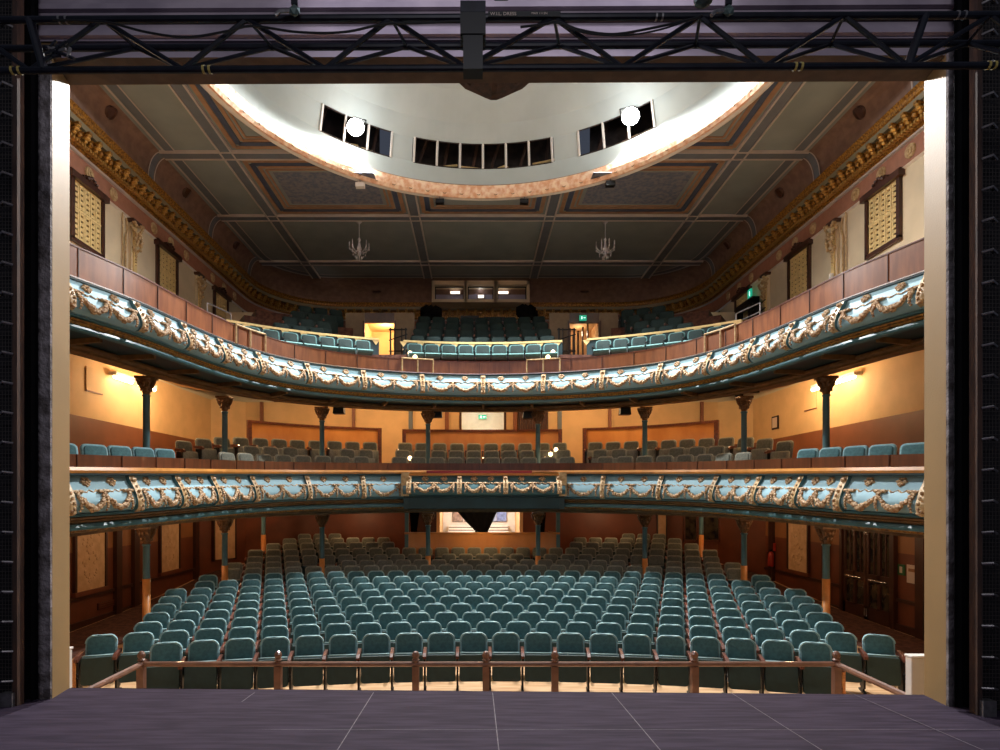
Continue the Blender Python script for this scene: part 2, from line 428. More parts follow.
bpart(sweep(FR, [(.22, -.85), (.4, -.82), (1.1, -.84)], z1, M_tealdk, n=120), 'soffit', db)
bpart(sweep(FR, [(1.1, -.80), (1.0, -.86), (1.0, -.92), (1.1, -.94), (1.1, -.99), (1.4, -.99), (1.4, -.6)], z1, M_beam, n=120), 'beam', db)
m0 = FR.mid
left = [s for s in conz1 if s < m0-2.3]+[m0-2.2]; right = [m0+2.2]+[s for s in conz1 if s > m0+2.3]
ornament(FR, z1, 1, db, left[:-1], 1.07); ornament(FR, z1, 1, db, right[1:], 1.07)
ornament(FR, z1, 1, db, [left[-2], left[-1]], 1.07, single=True, nocons=True); ornament(FR, z1, 1, db, [right[0], right[1]], 1.07, single=True, nocons=True)
# central projecting box
PB = Path([(-2.15, 17.0), (-2.15, 16.35)], 4)
box_path = Path([(-2.15, 16.02), (-1.0, 15.98), (0, 15.97), (1.0, 15.98), (2.15, 16.02)], 6)
zb = lambda y, z: .60+z*.95
bpart(sweep(box_path, [(.08, .0)]+BAND, zb, M_tealp, n=24), 'front_panel', db, 'teal centre bay panel', True)
bpart(sweep(box_path, [(.3, .06), (-.02, .06), (-.02, .0), (.08, -.01)], zb, M_rail, n=24), 'handrail', db)
bpart(sweep(box_path, [(-.01, -.56), (-.03, -.6), (.02, -.63), (.05, -.92), (.1, -.94), (.6, -.94)], zb, M_tealdk, n=24), 'fascia', db, 'dark teal fascia under the centre bay')
mb = MB()
for sx in (-1, 1):
    mb.box(min(sx*2.15, sx*2.02), max(sx*2.15, sx*2.02), 16.03, 16.75, -.29, .62, M_tealdk)
    mb.box(min(sx*2.2, sx*2.0), max(sx*2.2, sx*2.0), 15.94, 16.12, .05, .68, M_cons)
bpart(mb, 'bay_return', db)
mb = MB().box(-1.55, 1.3, 16.2, 16.3, .66, .74, mat('plum_cushion_rail', (110, 34, 60), .7))
bpart(mb, 'rail_cushion', db, 'plum red padded rail')
ornament(box_path, zb, 3, db, [.16, 1.5, 2.72, 4.14], .95)
# circle floor steps
mb = MB(); rr = []
for i in range(121):
    t = FR.L*i/120; y0 = FR.at(t)[1]; dz = dip(y0)-.64; ring = []
    w = ss(12.5, 15.2, y0)
    for d, z in [(.2, .33), (1.5, .33), (1.5, .33+.27*w), (2.35, .33+.27*w), (2.35, .33+.57*w), (3.3, .33+.57*w), (3.3, .33+.7*w), (5.5, .33+.7*w)]:
        x, y = FR.off(t, d); ring.append((max(-9.38, min(9.38, x)), min(21.58, y), z+dz))
    rr.append(ring)
mb.loft(rr, M_carpet)
o = mb.build('floor_circle'); struct(o)

# ================================================================== SHELL
W = 9.4
# stalls floor
ROWF = [-3.07, -3.055, -3.04, -3.02, -2.99, -2.96, -2.92, -2.87, -2.82, -2.76, -2.69, -2.60, -2.47, -2.34, -2.24, -2.14, -2.1]
def rowz(Y0):
    f = (Y0-9.64)/.795
    if f <= 0: return ROWF[0]
    i = int(f)
    if i >= len(ROWF)-1: return ROWF[-1]
    return ROWF[i]+(ROWF[i+1]-ROWF[i])*(f-i)
CY = -8.5
def sfloor(x, y):
    r = sqrt(x*x+(y-CY)**2)+CY
    a = rowz(r); b = rowz(y-1.5)
    w = ss(6.4, 8.2, abs(x)); return a*(1-w)+b*w
mb = MB(); rings = []
xs = [-W+2*W*i/60 for i in range(61)]
for j in range(70):
    y = 6.25+(22.4-6.25)*j/69
    rings.append([(x, y, sfloor(x, y)) for x in xs])
mb.loft(rings, M_fl)
o = mb.build('floor'); struct(o)
# side aisle carpets
for sx in (-1, 1):
    mb = MB(); rr = []
    for j in range(40):
        y = 10.2+(21.3-10.2)*j/39
        e = 7.45
        if y < 12.6: e = 7.45+(12.6-y)*.35
        rr.append([(sx*(e+(9.3-e)*k/5), y, sfloor(sx*(e+(9.3-e)*k/5), y)+.012) for k in range(6)])
    mb.loft(rr, M_carpet); o = mb.build('floor_aisle_carpet'); struct(o)

# stalls side walls
def wallpoly(name, pts, m, extra=None):
    mb = MB()
    for p in pts: mb.box(*p, m)
    if extra: extra(mb)
    return struct(mb.build(name))
cham = 19.9
for sx, nm in ((-1, 'left'), (1, 'right')):
    xa, xb = (-W-.25, -W) if sx < 0 else (W, W+.25)
    mb = MB()
    # stalls brown up to under circle; light on wall top painted in ochre
    if sx < 0:
        mb.box(xa, xb, 6.3, cham, -3.3, -1.25, M_brown)
    else:
        mb.box(xa, xb, 6.3, 13.75, -3.3, -1.25, M_brown); mb.box(xa, xb, 15.65, cham, -3.3, -1.25, M_brown)
        mb.box(xb, xb+.1, 13.7, 15.7, -3.3, -.5, M_dkwood)
    mb.box(xa, xb, 6.3, cham, -1.25, -.1, M_ochre)
    # circle: dado then warm cream
    mb.box(xa, xb, 6.3, 20.8, -.1, 1.9, M_dado)
    mb.box(xa, xb, 6.3, 20.8, 1.9, 3.45, M_warm)
    mb.box(xa, xb, 6.3, 24.2, 3.45, 9.2, M_cream)
    struct(mb.build('wall_'+nm))
    # chamfer to the rear
    mb = MB()
    for z0, z1_, m in ((-3.3, -.1, M_brown), (-.1, 1.9, M_dado), (1.9, 3.45, M_warm)):
        ya = cham if z0 < -.2 else 20.8
        P = [(sx*W, ya), (sx*(W-.9), 21.6), (sx*(W-.7), 21.8), (sx*(W+.25), ya)]
        mb.add([(x, y, z0) for x, y in P]+[(x, y, z1_) for x, y in P], [(0, 1, 5, 4), (1, 2, 6, 5), (2, 3, 7, 6), (3, 0, 4, 7), (4, 5, 6, 7), (3, 2, 1, 0)], m)
    struct(mb.build('wall_corner_'+nm))
    # skirting and dado rail
    mb = MB(); x0, x1 = (xb, xb+.05) if sx < 0 else (xa-.05, xa)
    segs = [(6.4, cham)] if sx < 0 else [(6.4, 13.7), (15.7, cham)]
    for a, b in segs:
        mb.box(x0, x1, a, b, -3.1, -2.86, M_dkwood)
        mb.box(x0, x1, a, b, -2.36, -2.28, M_dkwood)
    struct(mb.build('baseboard_'+nm))
    mb = MB()
    for yy in ((12.0, 15.3, 16.1, 19.6) if sx < 0 else (12.9, 16.4, 19.4)):
        q0, q1 = (xb, xb+.1) if sx < 0 else (xa-.1, xa)
        mb.box(q0, q1, yy-.12, yy+.12, -3.05, -.1, M_dkwood)
    struct(mb.build('trim_1' if sx < 0 else 'trim_2'))
# rear walls: stalls with opening, circle with window, gallery
mb = MB()
mb.box(-8.6, -1.55, 21.6, 21.8, -3.3, -.1, M_brown); mb.box(1.4, 8.6, 21.6, 21.8, -3.3, -.1, M_brown)
mb.box(-1.55, 1.4, 21.6, 21.8, -3.3, -1.62, M_brown); mb.box(-1.55, 1.4, 21.6, 21.8, -.35, -.1, M_brown)
mb.box(-8.6, -.72, 21.6, 21.8, -.1, 3.45, M_warm); mb.box(.8, 8.6, 21.6, 21.8, -.1, 3.45, M_warm)
mb.box(-.72, .8, 21.6, 21.8, -.1, 2.2, M_warm); mb.box(-.72, .8, 21.6, 21.8, 3.15, 3.45, M_warm)
struct(mb.build('wall_rear'))
# lobby seen through stalls opening: lit back wall, stair flight, jambs
mb = MB()
mb.box(-1.75, 1.6, 24.6, 24.8, -3, 1.2, M_white); mb.box(-1.8, -1.55, 21.8, 24.6, -3, 1.2, M_warm); mb.box(1.4, 1.65, 21.8, 24.6, -3, 1.2, M_warm)
mb.box(-1.75, 1.6, 21.8, 24.6, -1.9, -1.78, M_fl)
struct(mb.build('wall_lobby'))
st = empty('lobby_stair', (0, 23.6, -1.78), 'white stair flight seen through the opening behind the rear stalls', 'stairs')
for i in range(7):
    part(MB().box(-1.3, 1.1, -.6+.22*i, .93, .1*i+.0, .1*i+.07, M_white).box(-1.3, 1.1, -.6+.22*i, -.57+.22*i, .1*i-.03, .1*i, M_shutdk), 'step', st)
for i, (px, c) in enumerate(((-.95, (150, 130, 120)), (-.45, (150, 168, 206)), (.45, (150, 166, 200)), (.85, (120, 140, 196)))):
    o = MB().box(px-.19, px+.19, 24.53, 24.57, -.95, -.32, mat('poster%d' % i, c, .6, var=.3, scale=8)).box(px-.22, px+.22, 24.55, 24.59, -.98, -.29, M_steel).build('framed_poster', org=(px, 24.6, -.6))
    tag(o, ['brown poster at far left on the lobby wall', 'pale blue poster left of the black drape', 'blue poster right of the black drape on lobby wall', 'deeper blue poster at far right on the lobby wall'][i], 'poster', 'posters on the lobby wall')
# jamb trims of opening
struct(MB().box(-1.62, -1.5, 21.5, 21.62, -1.62, -.3, M_warm).box(1.36, 1.48, 21.5, 21.62, -1.62, -.3, M_warm).box(-2.5, -1.62, 21.5, 21.6, -1.62, -.3, M_dkwood).build('trim_3'))
# room behind the circle window
struct(MB().box(-.9, 1.0, 23.6, 23.8, 1.8, 3.6, M_white).box(-1.0, -.8, 21.8, 23.7, 1.8, 3.6, M_cream).box(.9, 1.1, 21.8, 23.7, 1.8, 3.6, M_cream).box(-.9, 1.0, 21.8, 23.7, 3.5, 3.6, M_white).box(-.9, 1.0, 21.8, 23.7, 1.75, 1.85, M_cream).build('wall_foyer'))
w1 = MB().box(-.80, -.72, 21.5, 21.6, 2.15, 3.2, M_dkwood).box(.80, .88, 21.5, 21.6, 2.15, 3.2, M_dkwood).box(-.8, .88, 21.5, 21.6, 2.13, 2.2, M_dkwood).box(-.8, .88, 21.5, 21.6, 3.15, 3.22, M_dkwood).build('window_1'); struct(w1)
# gallery rear wall with curved corners
def plan(hw, ry, rad, n=14, y0=6.3):
    P = [(-hw, y0+(ry-rad-y0)*i/12) for i in range(13)]
    for i in range(1, n+1):
        a = pi-(pi/2)*i/n; P.append((-hw+rad+rad*cos(a), ry-rad+rad*sin(a)))
    m = hw-rad
    for i in range(1, 10): P.append((-m+2*m*i/10, ry))
    return P[:]+[(-x, y) for x, y in reversed(P[:13+n])]
def lofts(mb, specs, mats):      # specs: list of (plan args, z) ; faces between consecutive
    L = [[(x, y, z) for x, y in plan(*a)] for a, z in specs]
    for i in range(len(L)-1):
        mb.loft([[L[i][k], L[i+1][k]] for k in range(len(L[i]))], mats[i])
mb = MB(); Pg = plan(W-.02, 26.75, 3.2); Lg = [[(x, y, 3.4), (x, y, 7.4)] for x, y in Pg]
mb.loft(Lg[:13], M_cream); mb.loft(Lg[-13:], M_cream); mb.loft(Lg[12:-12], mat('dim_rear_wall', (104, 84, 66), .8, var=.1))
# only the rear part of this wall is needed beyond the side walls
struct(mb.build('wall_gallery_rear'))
mb = MB(); lofts(mb, [((W-.05, 26.7, 3.2), 7.42), ((W-.05, 26.7, 3.2), 7.86)], [M_frieze])
lofts(mb, [((W-.02, 26.72, 3.2), 7.36), ((W-.09, 26.66, 3.2), 7.39), ((W-.05, 26.7, 3.2), 7.42)], [M_white, M_white])
fr = mb.build('trim_4'); struct(fr)
for k in range(44):
    y = 7.5+.95*(k//2)
    if y > 22.8 or min(abs(y-p) for p in (8.5, 12.15, 15.9, 19.7, 23.4)) < .3: continue
    sx = -1 if k % 2 else 1; mb = MB(); c = sx*(W-.06)
    for (r0, t) in ((.16, .03), (.11, .05), (.05, .07)):
        ring = [[(c, y+r0*cos(2*pi*j/14), 7.64+r0*sin(2*pi*j/14)) for j in range(14)], [(c-sx*t, y+r0*.9*cos(2*pi*j/14), 7.64+r0*.9*sin(2*pi*j/14)) for j in range(14)]]
        mb.loft(ring, M_cons, True, True)
    mb.build('rosette', fr)
# cornice
cor = MB()
def C(hw, z, ryo=0): return ((hw, hw+17.35+ryo, 3.0), z)
lofts(cor, [C(9.36, 7.86), C(9.30, 7.88), C(9.28, 7.92)], [M_ribline, M_ribline])
lofts(cor, [C(9.28, 7.92), C(9.24, 7.94), C(9.22, 8.02), C(9.16, 8.04)], [M_gold]*3)
lofts(cor, [C(9.16, 8.04), C(9.14, 8.22), C(9.08, 8.26)], [M_gold]*2)
lofts(cor, [C(9.08, 8.26), C(9.02, 8.28), C(9.00, 8.40)], [mat('olive_cornice', (84, 80, 62), .5), mat('grey_olive_cornice', (128, 122, 98), .5)])
lofts(cor, [C(9.00, 8.40), C(8.96, 8.42), C(8.95, 8.50), C(8.90, 8.56), C(9.0, 8.58)], [M_gold]*4)
# dentils + acanthus brackets as pattern
Pc = plan(9.15, 26.5, 3.0); Lc = [0]
for i in range(1, len(Pc)): Lc.append(Lc[-1]+math.dist(Pc[i-1], Pc[i]))
def pc(s):
    i = max(j for j in range(len(Lc)-1) if Lc[j] <= s or j == 0); f = (s-Lc[i])/(Lc[i+1]-Lc[i] or 1)
    a, b = Pc[i], Pc[i+1]; d = math.dist(a, b) or 1
    return (a[0]+(b[0]-a[0])*f, a[1]+(b[1]-a[1])*f), ((b[0]-a[0])/d, (b[1]-a[1])/d)
s = .1; k = 0
while s < Lc[-1]-.1:
    (x, y), t = pc(s); n = (t[1], -t[0])      # towards the hall
    cor.obox((x+n[0]*.02, y+n[1]*.02), t, n, .028, .05, 7.95, 8.01, M_brass)
    if k % 4 == 0:
        for q, (dz, e, rr_) in enumerate(((8.08, .06, .06), (8.15, .10, .085), (8.22, .14, .07))):
            cor.blob((x+n[0]*e, y+n[1]*e, dz), (rr_, rr_, .05), M_brass)
        cor.obox((x+n[0]*.12, y+n[1]*.12), t, n, .05, .08, 8.23, 8.29, M_gold)
    elif k % 4 == 2:
        cor.blob((x+n[0]*.05, y+n[1]*.05, 8.13), (.07, .07, .08), M_gold)
    s += .095; k += 1
struct(cor.build('trim_5'))
# cove
mb = MB(); sp = []
for q in range(9):
    a = pi/2*q/8
    hw = 8.95-.33*(1-cos(a)); ry = 26.3-1.2*(1-cos(a)); z = 8.56+.64*sin(a)
    sp.append(((hw, ry, 3.0-.5*q/8), z))
lofts(mb, sp, [M_cove]*8)
cove = struct(mb.build('trim_6'))
# oval medallions and rib arcs on the side coves
def covept(a, hw_, ry_): pass
for sx in (-1, 1):
    for y in (10.4, 14.1, 17.8, 21.5):
        mb = MB(); a = .95; x = 8.95-.33*(1-cos(a)); z = 8.56+.64*sin(a)
        ring = [[], []]
        for j in range(14):
            u = .17*cos(2*pi*j/14); v = .2*sin(2*pi*j/14); aa = a+v/.6; X = 8.95-.33*(1-cos(aa)); Z = 8.56+.64*sin(aa)
            ring[0].append((sx*X, y+u, Z)); ring[1].append((sx*(X-.05), y+u*.8, Z-.03))
        mb.loft(ring, M_dkwood, True, True)
        mb.build('medallion', cove)
    for y in (8.8, 12.4, 16.05, 19.64, 23.0):
        mb = MB()
        for off in (-.16, .13):
            R1 = [[], []]
            rr = []
            for q in range(9):
                aa = pi/2*q/8; X = 8.93-.33*(1-cos(aa)); Z = 8.58+.62*sin(aa)
                rr.append([(sx*(X-.03), y+off, Z-.02), (sx*(X-.03), y+off+.04, Z-.02)])
            mb.loft(rr, M_ribline)
        rr = []
        for q in range(9):
            aa = pi/2*q/8; X = 8.93-.33*(1-cos(aa)); Z = 8.58+.62*sin(aa)
            rr.append([(sx*(X-.015), y-.12, Z-.01), (sx*(X-.015), y+.13, Z-.01)])
        mb.loft(rr, M_rib); mb.build('rib_arc', cove)
for i, X in enumerate((-6.85, -4.5, -2.6, 2.6, 4.5, 6.85)):
    mb = MB(); a = .7; yy = 26.3-1.2*(1-cos(a)); zz = 8.56+.64*sin(a)
    ring = [[(X+.19*cos(2*pi*j/14), yy-.06+.12*sin(2*pi*j/14)*.9, zz-.03+.17*sin(2*pi*j/14)*.6) for j in range(14)], [(X+.13*cos(2*pi*j/14), yy-.12+.08*sin(2*pi*j/14), zz-.08+.1*sin(2*pi*j/14)*.6) for j in range(14)]]
    if abs(X) == 4.5: mb.loft(ring, M_dkwood, True, True); mb.build('medallion', cove)

# ------------------------------------------------------------------ ceiling with circular opening
ZC = 9.2; DC = (0, 12.0); DR = 6.35
mb = MB(); outer = plan(8.62, 25.1, 2.5, y0=4.0)
outer = outer+[(8.62, 3.9), (0, 3.9), (-8.62, 3.9)]
def rayhit(a):
    dx, dy = cos(a), sin(a); best = 1e9
    n = len(outer)
    for i in range(n):
        x1, y1 = outer[i]; x2, y2 = outer[(i+1) % n]
        x1 -= DC[0]; y1 -= DC[1]; x2 -= DC[0]; y2 -= DC[1]
        ex, ey = x2-x1, y2-y1; den = dx*ey-dy*ex
        if abs(den) < 1e-9: continue
        t = (x1*ey-y1*ex)/den; u = (x1*dy-y1*dx)/den
        if t > 0 and -1e-6 <= u <= 1+1e-6: best = min(best, t)
    return best
rings = []; NA = 240
for i in range(NA+1):
    a = 2*pi*i/NA; t = rayhit(a)
    rings.append([(DC[0]+(DR-.1)*cos(a), DC[1]+(DR-.1)*sin(a), ZC), (DC[0]+t*cos(a), DC[1]+t*sin(a), ZC)])
mb.loft(rings, M_ceil)
# opaque roof slab above so no light leaks
rings = [[(x, y, z+.25) for x, y, z in r] for r in rings]; mb.loft(rings, M_ceil)
ceil = struct(mb.build('ceiling'))
def strip(mb, x0, y0, x1, y1, w, z, th, m, circ=DR+.05):
    """straight moulding on the ceiling between two points, cut where the ring is"""
    L = math.dist((x0, y0), (x1, y1)); n = max(2, int(L/.12)); tx, ty = (x1-x0)/L, (y1-y0)/L; nx, ny = -ty, tx; run = []
    def flush():
        if len(run) > 1:
            a, b = run[0], run[-1]; A = (x0+tx*L*a, y0+ty*L*a); B = (x0+tx*L*b, y0+ty*L*b)
            mb.obox(((A[0]+B[0])/2, (A[1]+B[1])/2), (tx, ty), (nx, ny), math.dist(A, B)/2, w/2, z-th, z, m)
        run.clear()
    for i in range(n+1):
        f = i/n; p = (x0+tx*L*f, y0+ty*L*f)
        if math.dist(p, DC) < circ: flush()
        else: run.append(f)
    flush()
def onrib(mb, x0, y0, x1, y1, dz=0):
    L = math.dist((x0, y0), (x1, y1)); tx, ty = (x1-x0)/L, (y1-y0)/L
    strip(mb, x0, y0, x1, y1, .26, ZC, .05+dz, M_rib)
    for o in (-.16, .16): strip(mb, x0-ty*o, y0+tx*o, x1-ty*o, y1+tx*o, .045, ZC, .07, M_ribline)
mb = MB(); RX = (-6.85, -2.2, 2.2, 6.85); RY = (5.2, 8.8, 12.4, 16.05, 19.64, 23.4)
for x in RX: onrib(mb, x, 4, x, 25.0)
for y in RY: onrib(mb, -8.6, y, 8.6, y, .004)
struct(mb.build('trim_7'))
# edge moulding of the flat ceiling
mb = MB(); P = plan(8.5, 24.98, 2.4, y0=4.0); Q = plan(8.44, 24.92, 2.36, y0=4.0); Q2 = plan(8.2, 24.7, 2.2, y0=4.0); Q3 = plan(8.16, 24.66, 2.18, y0=4.0)
mb.loft([[(P[i][0], P[i][1], ZC-.03), (Q[i][0], Q[i][1], ZC-.03)] for i in range(len(P))], M_ribline)
mb.loft([[(Q[i][0], Q[i][1], ZC-.015), (Q2[i][0], Q2[i][1], ZC-.015)] for i in range(len(P))], M_rib)
mb.loft([[(Q2[i][0], Q2[i][1], ZC-.03), (Q3[i][0], Q3[i][1], ZC-.03)] for i in range(len(P))], M_ribline)
struct(mb.build('trim_8'))
# nested painted frames in the coffers around the ring
mb = MB()
for i in range(3):
    for j in range(4):
        x0, x1 = RX[i]+.2, RX[i+1]-.2; y0, y1 = RY[j]+.2, RY[j+1]-.2
        for ins, w, m in ((.12, .12, M_ochf), (.27, .14, M_navf), (.42, .1, M_ochf), (.56, .06, M_ochf)):
            a, b, c, d = x0+ins, x1-ins, y0+ins, y1-ins
            if j == 3: pass
            for q in ((a, c, b, c), (a, d, b, d), (a, c, a, d), (b, c, b, d)): strip(mb, *q, w, ZC, .02, m)
        if j == 3:
            if i != 1: mb.box(x0+.7, x1-.7, y0+.7, y1-.7, ZC-.012, ZC-.002, M_bluep)
struct(mb.build('trim_9'))
# ring
mb = MB()
prof = [(DR+.1, ZC), (DR+.1, ZC-.06), (DR+.02, ZC-.1), (DR-.06, ZC-.08)]
mb.loft([[(DC[0]+r*cos(2*pi*i/160), DC[1]+r*sin(2*pi*i/160), z) for r, z in prof] for i in range(161)], M_ringw)
prof = [(DR-.06, ZC-.08), (DR-.14, ZC-.1), (DR-.2, ZC-.02), (DR-.24, ZC+.1), (DR-.26, ZC+.22)]
mb.loft([[(DC[0]+r*cos(2*pi*i/160), DC[1]+r*sin(2*pi*i/160), z) for r, z in prof] for i in range(161)], M_ringd)
prof = [(DR-.26, ZC+.22), (DR-.22, ZC+.26), (DR-.18, ZC+.26)]
mb.loft([[(DC[0]+r*cos(2*pi*i/160), DC[1]+r*sin(2*pi*i/160), z) for r, z in prof] for i in range(161)], M_ochf)
# leaf scroll relief on the inner band
for i in range(150):
    a = 2*pi*i/150; r = DR-.19; z = ZC+.02+.05*(1 if i % 2 else -1)
    b_ = 2*pi*(i+1)/150; mb.tube([(DC[0]+r*cos(a), DC[1]+r*sin(a), z), (DC[0]+r*cos(b_), DC[1]+r*sin(b_), ZC+.02-(z-ZC-.02))], .016, M_ochf, 4, False)
struct(mb.build('trim_10'))
# dome: drum + curve, with window openings (angles measured from +Y)
def ang(i, n): return 2*pi*i/n
wins = [(-19.5, 19.5), (-46, -26), (27, 48)]
def inwin(deg): return any(a <= deg <= b for a, b in wins)
drum = [(DR-.18, .26), (DR-.15, .80), (DR-.30, 1.42), (DR-.55, 1.9), (DR-1.1, 2.5), (DR-2.0, 3.05), (DR-3.3, 3.5), (DR-5.0, 3.75), (.3, 3.8), (.001, 3.8)]
mb = MB(); n = 360
for seg in range(len(drum)-1):
    (r0, t0), (r1, t1) = drum[seg], drum[seg+1]
    for i in range(0, n, 2 if seg != 1 else 1):
        st_ = 2 if seg != 1 else 1
        degm = ((i+st_/2+180) % 360)-180
        if seg == 1 and inwin(degm): continue
        a, b = R_(i), R_(i+st_)
        mb.add([(DC[0]+r0*sin(a), DC[1]+r0*cos(a), ZC+t0), (DC[0]+r0*sin(b), DC[1]+r0*cos(b), ZC+t0), (DC[0]+r1*sin(b), DC[1]+r1*cos(b), ZC+t1), (DC[0]+r1*sin(a), DC[1]+r1*cos(a), ZC+t1)], [(0, 1, 2, 3)], M_dome)
domeo = mb.build('ceiling_dome', smooth=False); struct(domeo)
# dome windows: glass panes set back, white mullions
def dpt(deg, r, t): return (DC[0]+r*sin(R_(deg)), DC[1]+r*cos(R_(deg)), ZC+t)
for wi, (a, b) in enumerate(wins):
    npn = 6 if wi == 0 else 3
    mb = MB()
    for k in range(npn+1):
        d = a+(b-a)*k/npn
        mb.tube([dpt(d, DR-.17, .78), dpt(d, DR-.32, 1.44)], .035, M_white, 4)
    for t, r in ((.79, DR-.15), (1.43, DR-.31)):
        mb.tube([dpt(a+(b-a)*q/12, r, t) for q in range(13)], .02, M_shutdk, 4)
    wf = mb.build('window_%d' % (wi+2)); struct(wf)
    # dark void with timber and ducts behind
    mb = MB()
    rr = [[dpt(a+(b-a)*q/12, DR+.9, .6), dpt(a+(b-a)*q/12, DR+.9, 2.2)] for q in range(13)]
    mb.loft(rr, mat('roof_void', (52, 44, 40), .8, c2=(22, 19, 19), scale=4))
    for q in range(6 if wi == 0 else 3):
        d = a+(b-a)*(q+.5)/npn
        mb.tube([dpt(d-2.5+q % 3, DR+.5, .5), dpt(d+2.0-q % 2, DR+.6, 2.0)], .05, M_post, 5)
        mb.tube([dpt(d-3, DR+.35, .9+.1*(q % 3)), dpt(d+3, DR+.45, 1.1+.1*(q % 2))], .035, M_shut, 5)
    mb.blob(dpt((a+b)/2+6, DR+.5, 1.0), (.3, .2, .2), M_shut)
    # roof, floor, ends of the void
    mb.loft([[dpt(a+(b-a)*q/12, DR-.05, .62), dpt(a+(b-a)*q/12, DR+.9, .6)] for q in range(13)], M_shutdk)
    mb.loft([[dpt(a+(b-a)*q/12, DR-.3, 1.75), dpt(a+(b-a)*q/12, DR+.9, 2.2)] for q in range(13)], M_shutdk)
    mb.build('roof_void', wf)
# dome lamps
lamp_pos = []
for sx, nm in ((-1, 'left'), (1, 'right')):
    deg = -37.0 if sx < 0 else 42.5; p = dpt(deg, DR-.42, 1.15 if sx < 0 else 1.22)
    lamp_pos.append(p)
    aim = (0-p[0], 6-p[1], -6-p[2]); l = sqrt(sum(q*q for q in aim)); aim = [q/l for q in aim]
    o = empty('dome_floodlight', p, 'blazing white floodlight in the %s dome window opening' % nm, 'floodlight', 'floodlights in the dome')
    back = [-q*.28 for q in aim]; front = [q*.02 for q in aim]
    part(MB().tube([tuple(back), tuple(q*.3 for q in back), tuple(front)], [.14, .22, .25], M_blk, 16), 'housing', o)
    part(MB().tube([tuple(q*.02 for q in aim), tuple(q*.05 for q in aim)], [.235, .22], M_lens, 18), 'lens', o)
    part(MB().tube([(-.26, 0, -.0), (-.27, .1, .25), (0, .15, .36), (.27, .1, .25), (.26, 0, 0)], .015, M_blk, 6), 'yoke', o)
# small winch boxes hanging under the ring
for i, px in enumerate((-34, -11.9, 11.4, 35)):
    p = dpt(px, DR-.02, -.12)
    o = empty('rigging_box', (p[0], p[1], p[2]-.16), ['white rigging box under dome ring, leftmost of four', 'black rigging box under dome ring, left of centre', 'black rigging box under dome ring, right of centre', 'rigging box under dome ring, rightmost of four'][i], 'rigging box', 'rigging boxes under the dome ring')
    part(MB().box(-.13, .13, -.08, .08, 0, .13, M_white if i == 0 else M_blk), 'housing', o, bevel=.01)
    part(MB().tube([(0, 0, .13), (0, -.12, .3), (0, -.1, .95)], .007, M_cord, 5), 'wire', o)
    if i in (1, 2):
        sg = -1 if i == 1 else 1
        part(MB().tube([(sg*.35, -.1, .28), (sg*.3, -.1, .55), (sg*.17, -.12, .78), (sg*.02, -.12, .95)], .007, M_cord, 5), 'wire', o)

# ------------------------------------------------------------------ projection windows in rear cove
mb = MB(); x0s = (-1.83, -.72, .42); 
for i, (a, b) in enumerate(((-1.95, -.72), (-.55, .55), (.72, 1.95))):
    fy = 25.35
    mb.box(a-.12, a, fy, 26.2, 8.35, 9.18, M_cream); mb.box(b, b+.12, fy, 26.2, 8.35, 9.18, M_cream)
    mb.box(a-.12, b+.12, fy, 26.2, 8.28, 8.40, M_cream); mb.box(a-.12, b+.12, fy, 26.2, 9.02, 9.19, M_cream)
struct(mb.build('window_5'))
mb = MB()
for i, (a, b) in enumerate(((-1.95, -.72), (-.55, .55), (.72, 1.95))):
    mb.box(a, b, 26.15, 26.25, 8.35, 9.1, M_projroom)
    mb.box(a, b, 25.6, 25.64, 8.40, 8.44, M_blk); mb.box(a, b, 25.6, 25.64, 8.98, 9.02, M_blk)
    mb.box(a, a+.04, 25.6, 25.64, 8.40, 9.0, M_blk); mb.box(b-.04, b, 25.6, 25.64, 8.40, 9.0, M_blk)
pw = mb.build('window_6'); struct(pw)
M_proj = mat('small_panel_light', (255, 240, 210), .3, emit=(255, 236, 214), estr=2.2)
for i, (x, w) in enumerate(((-1.1, .2), (.02, .12), (.98, .22))):
    o = MB().box(x-w, x+w, 25.95, 26.05, 8.86 if i != 1 else 8.68, 8.94 if i != 1 else 8.78, M_proj).box(x-w-.02, x+w+.02, 26.02, 26.1, 8.84 if i != 1 else 8.66, 8.96 if i != 1 else 8.8, M_steel).build('room_light', org=(x, 26, 8.9))
    tag(o, 'small lit fitting inside the %s projection window above the gallery' % ('left', 'middle', 'right')[i], 'light', 'lights in the projection windows')

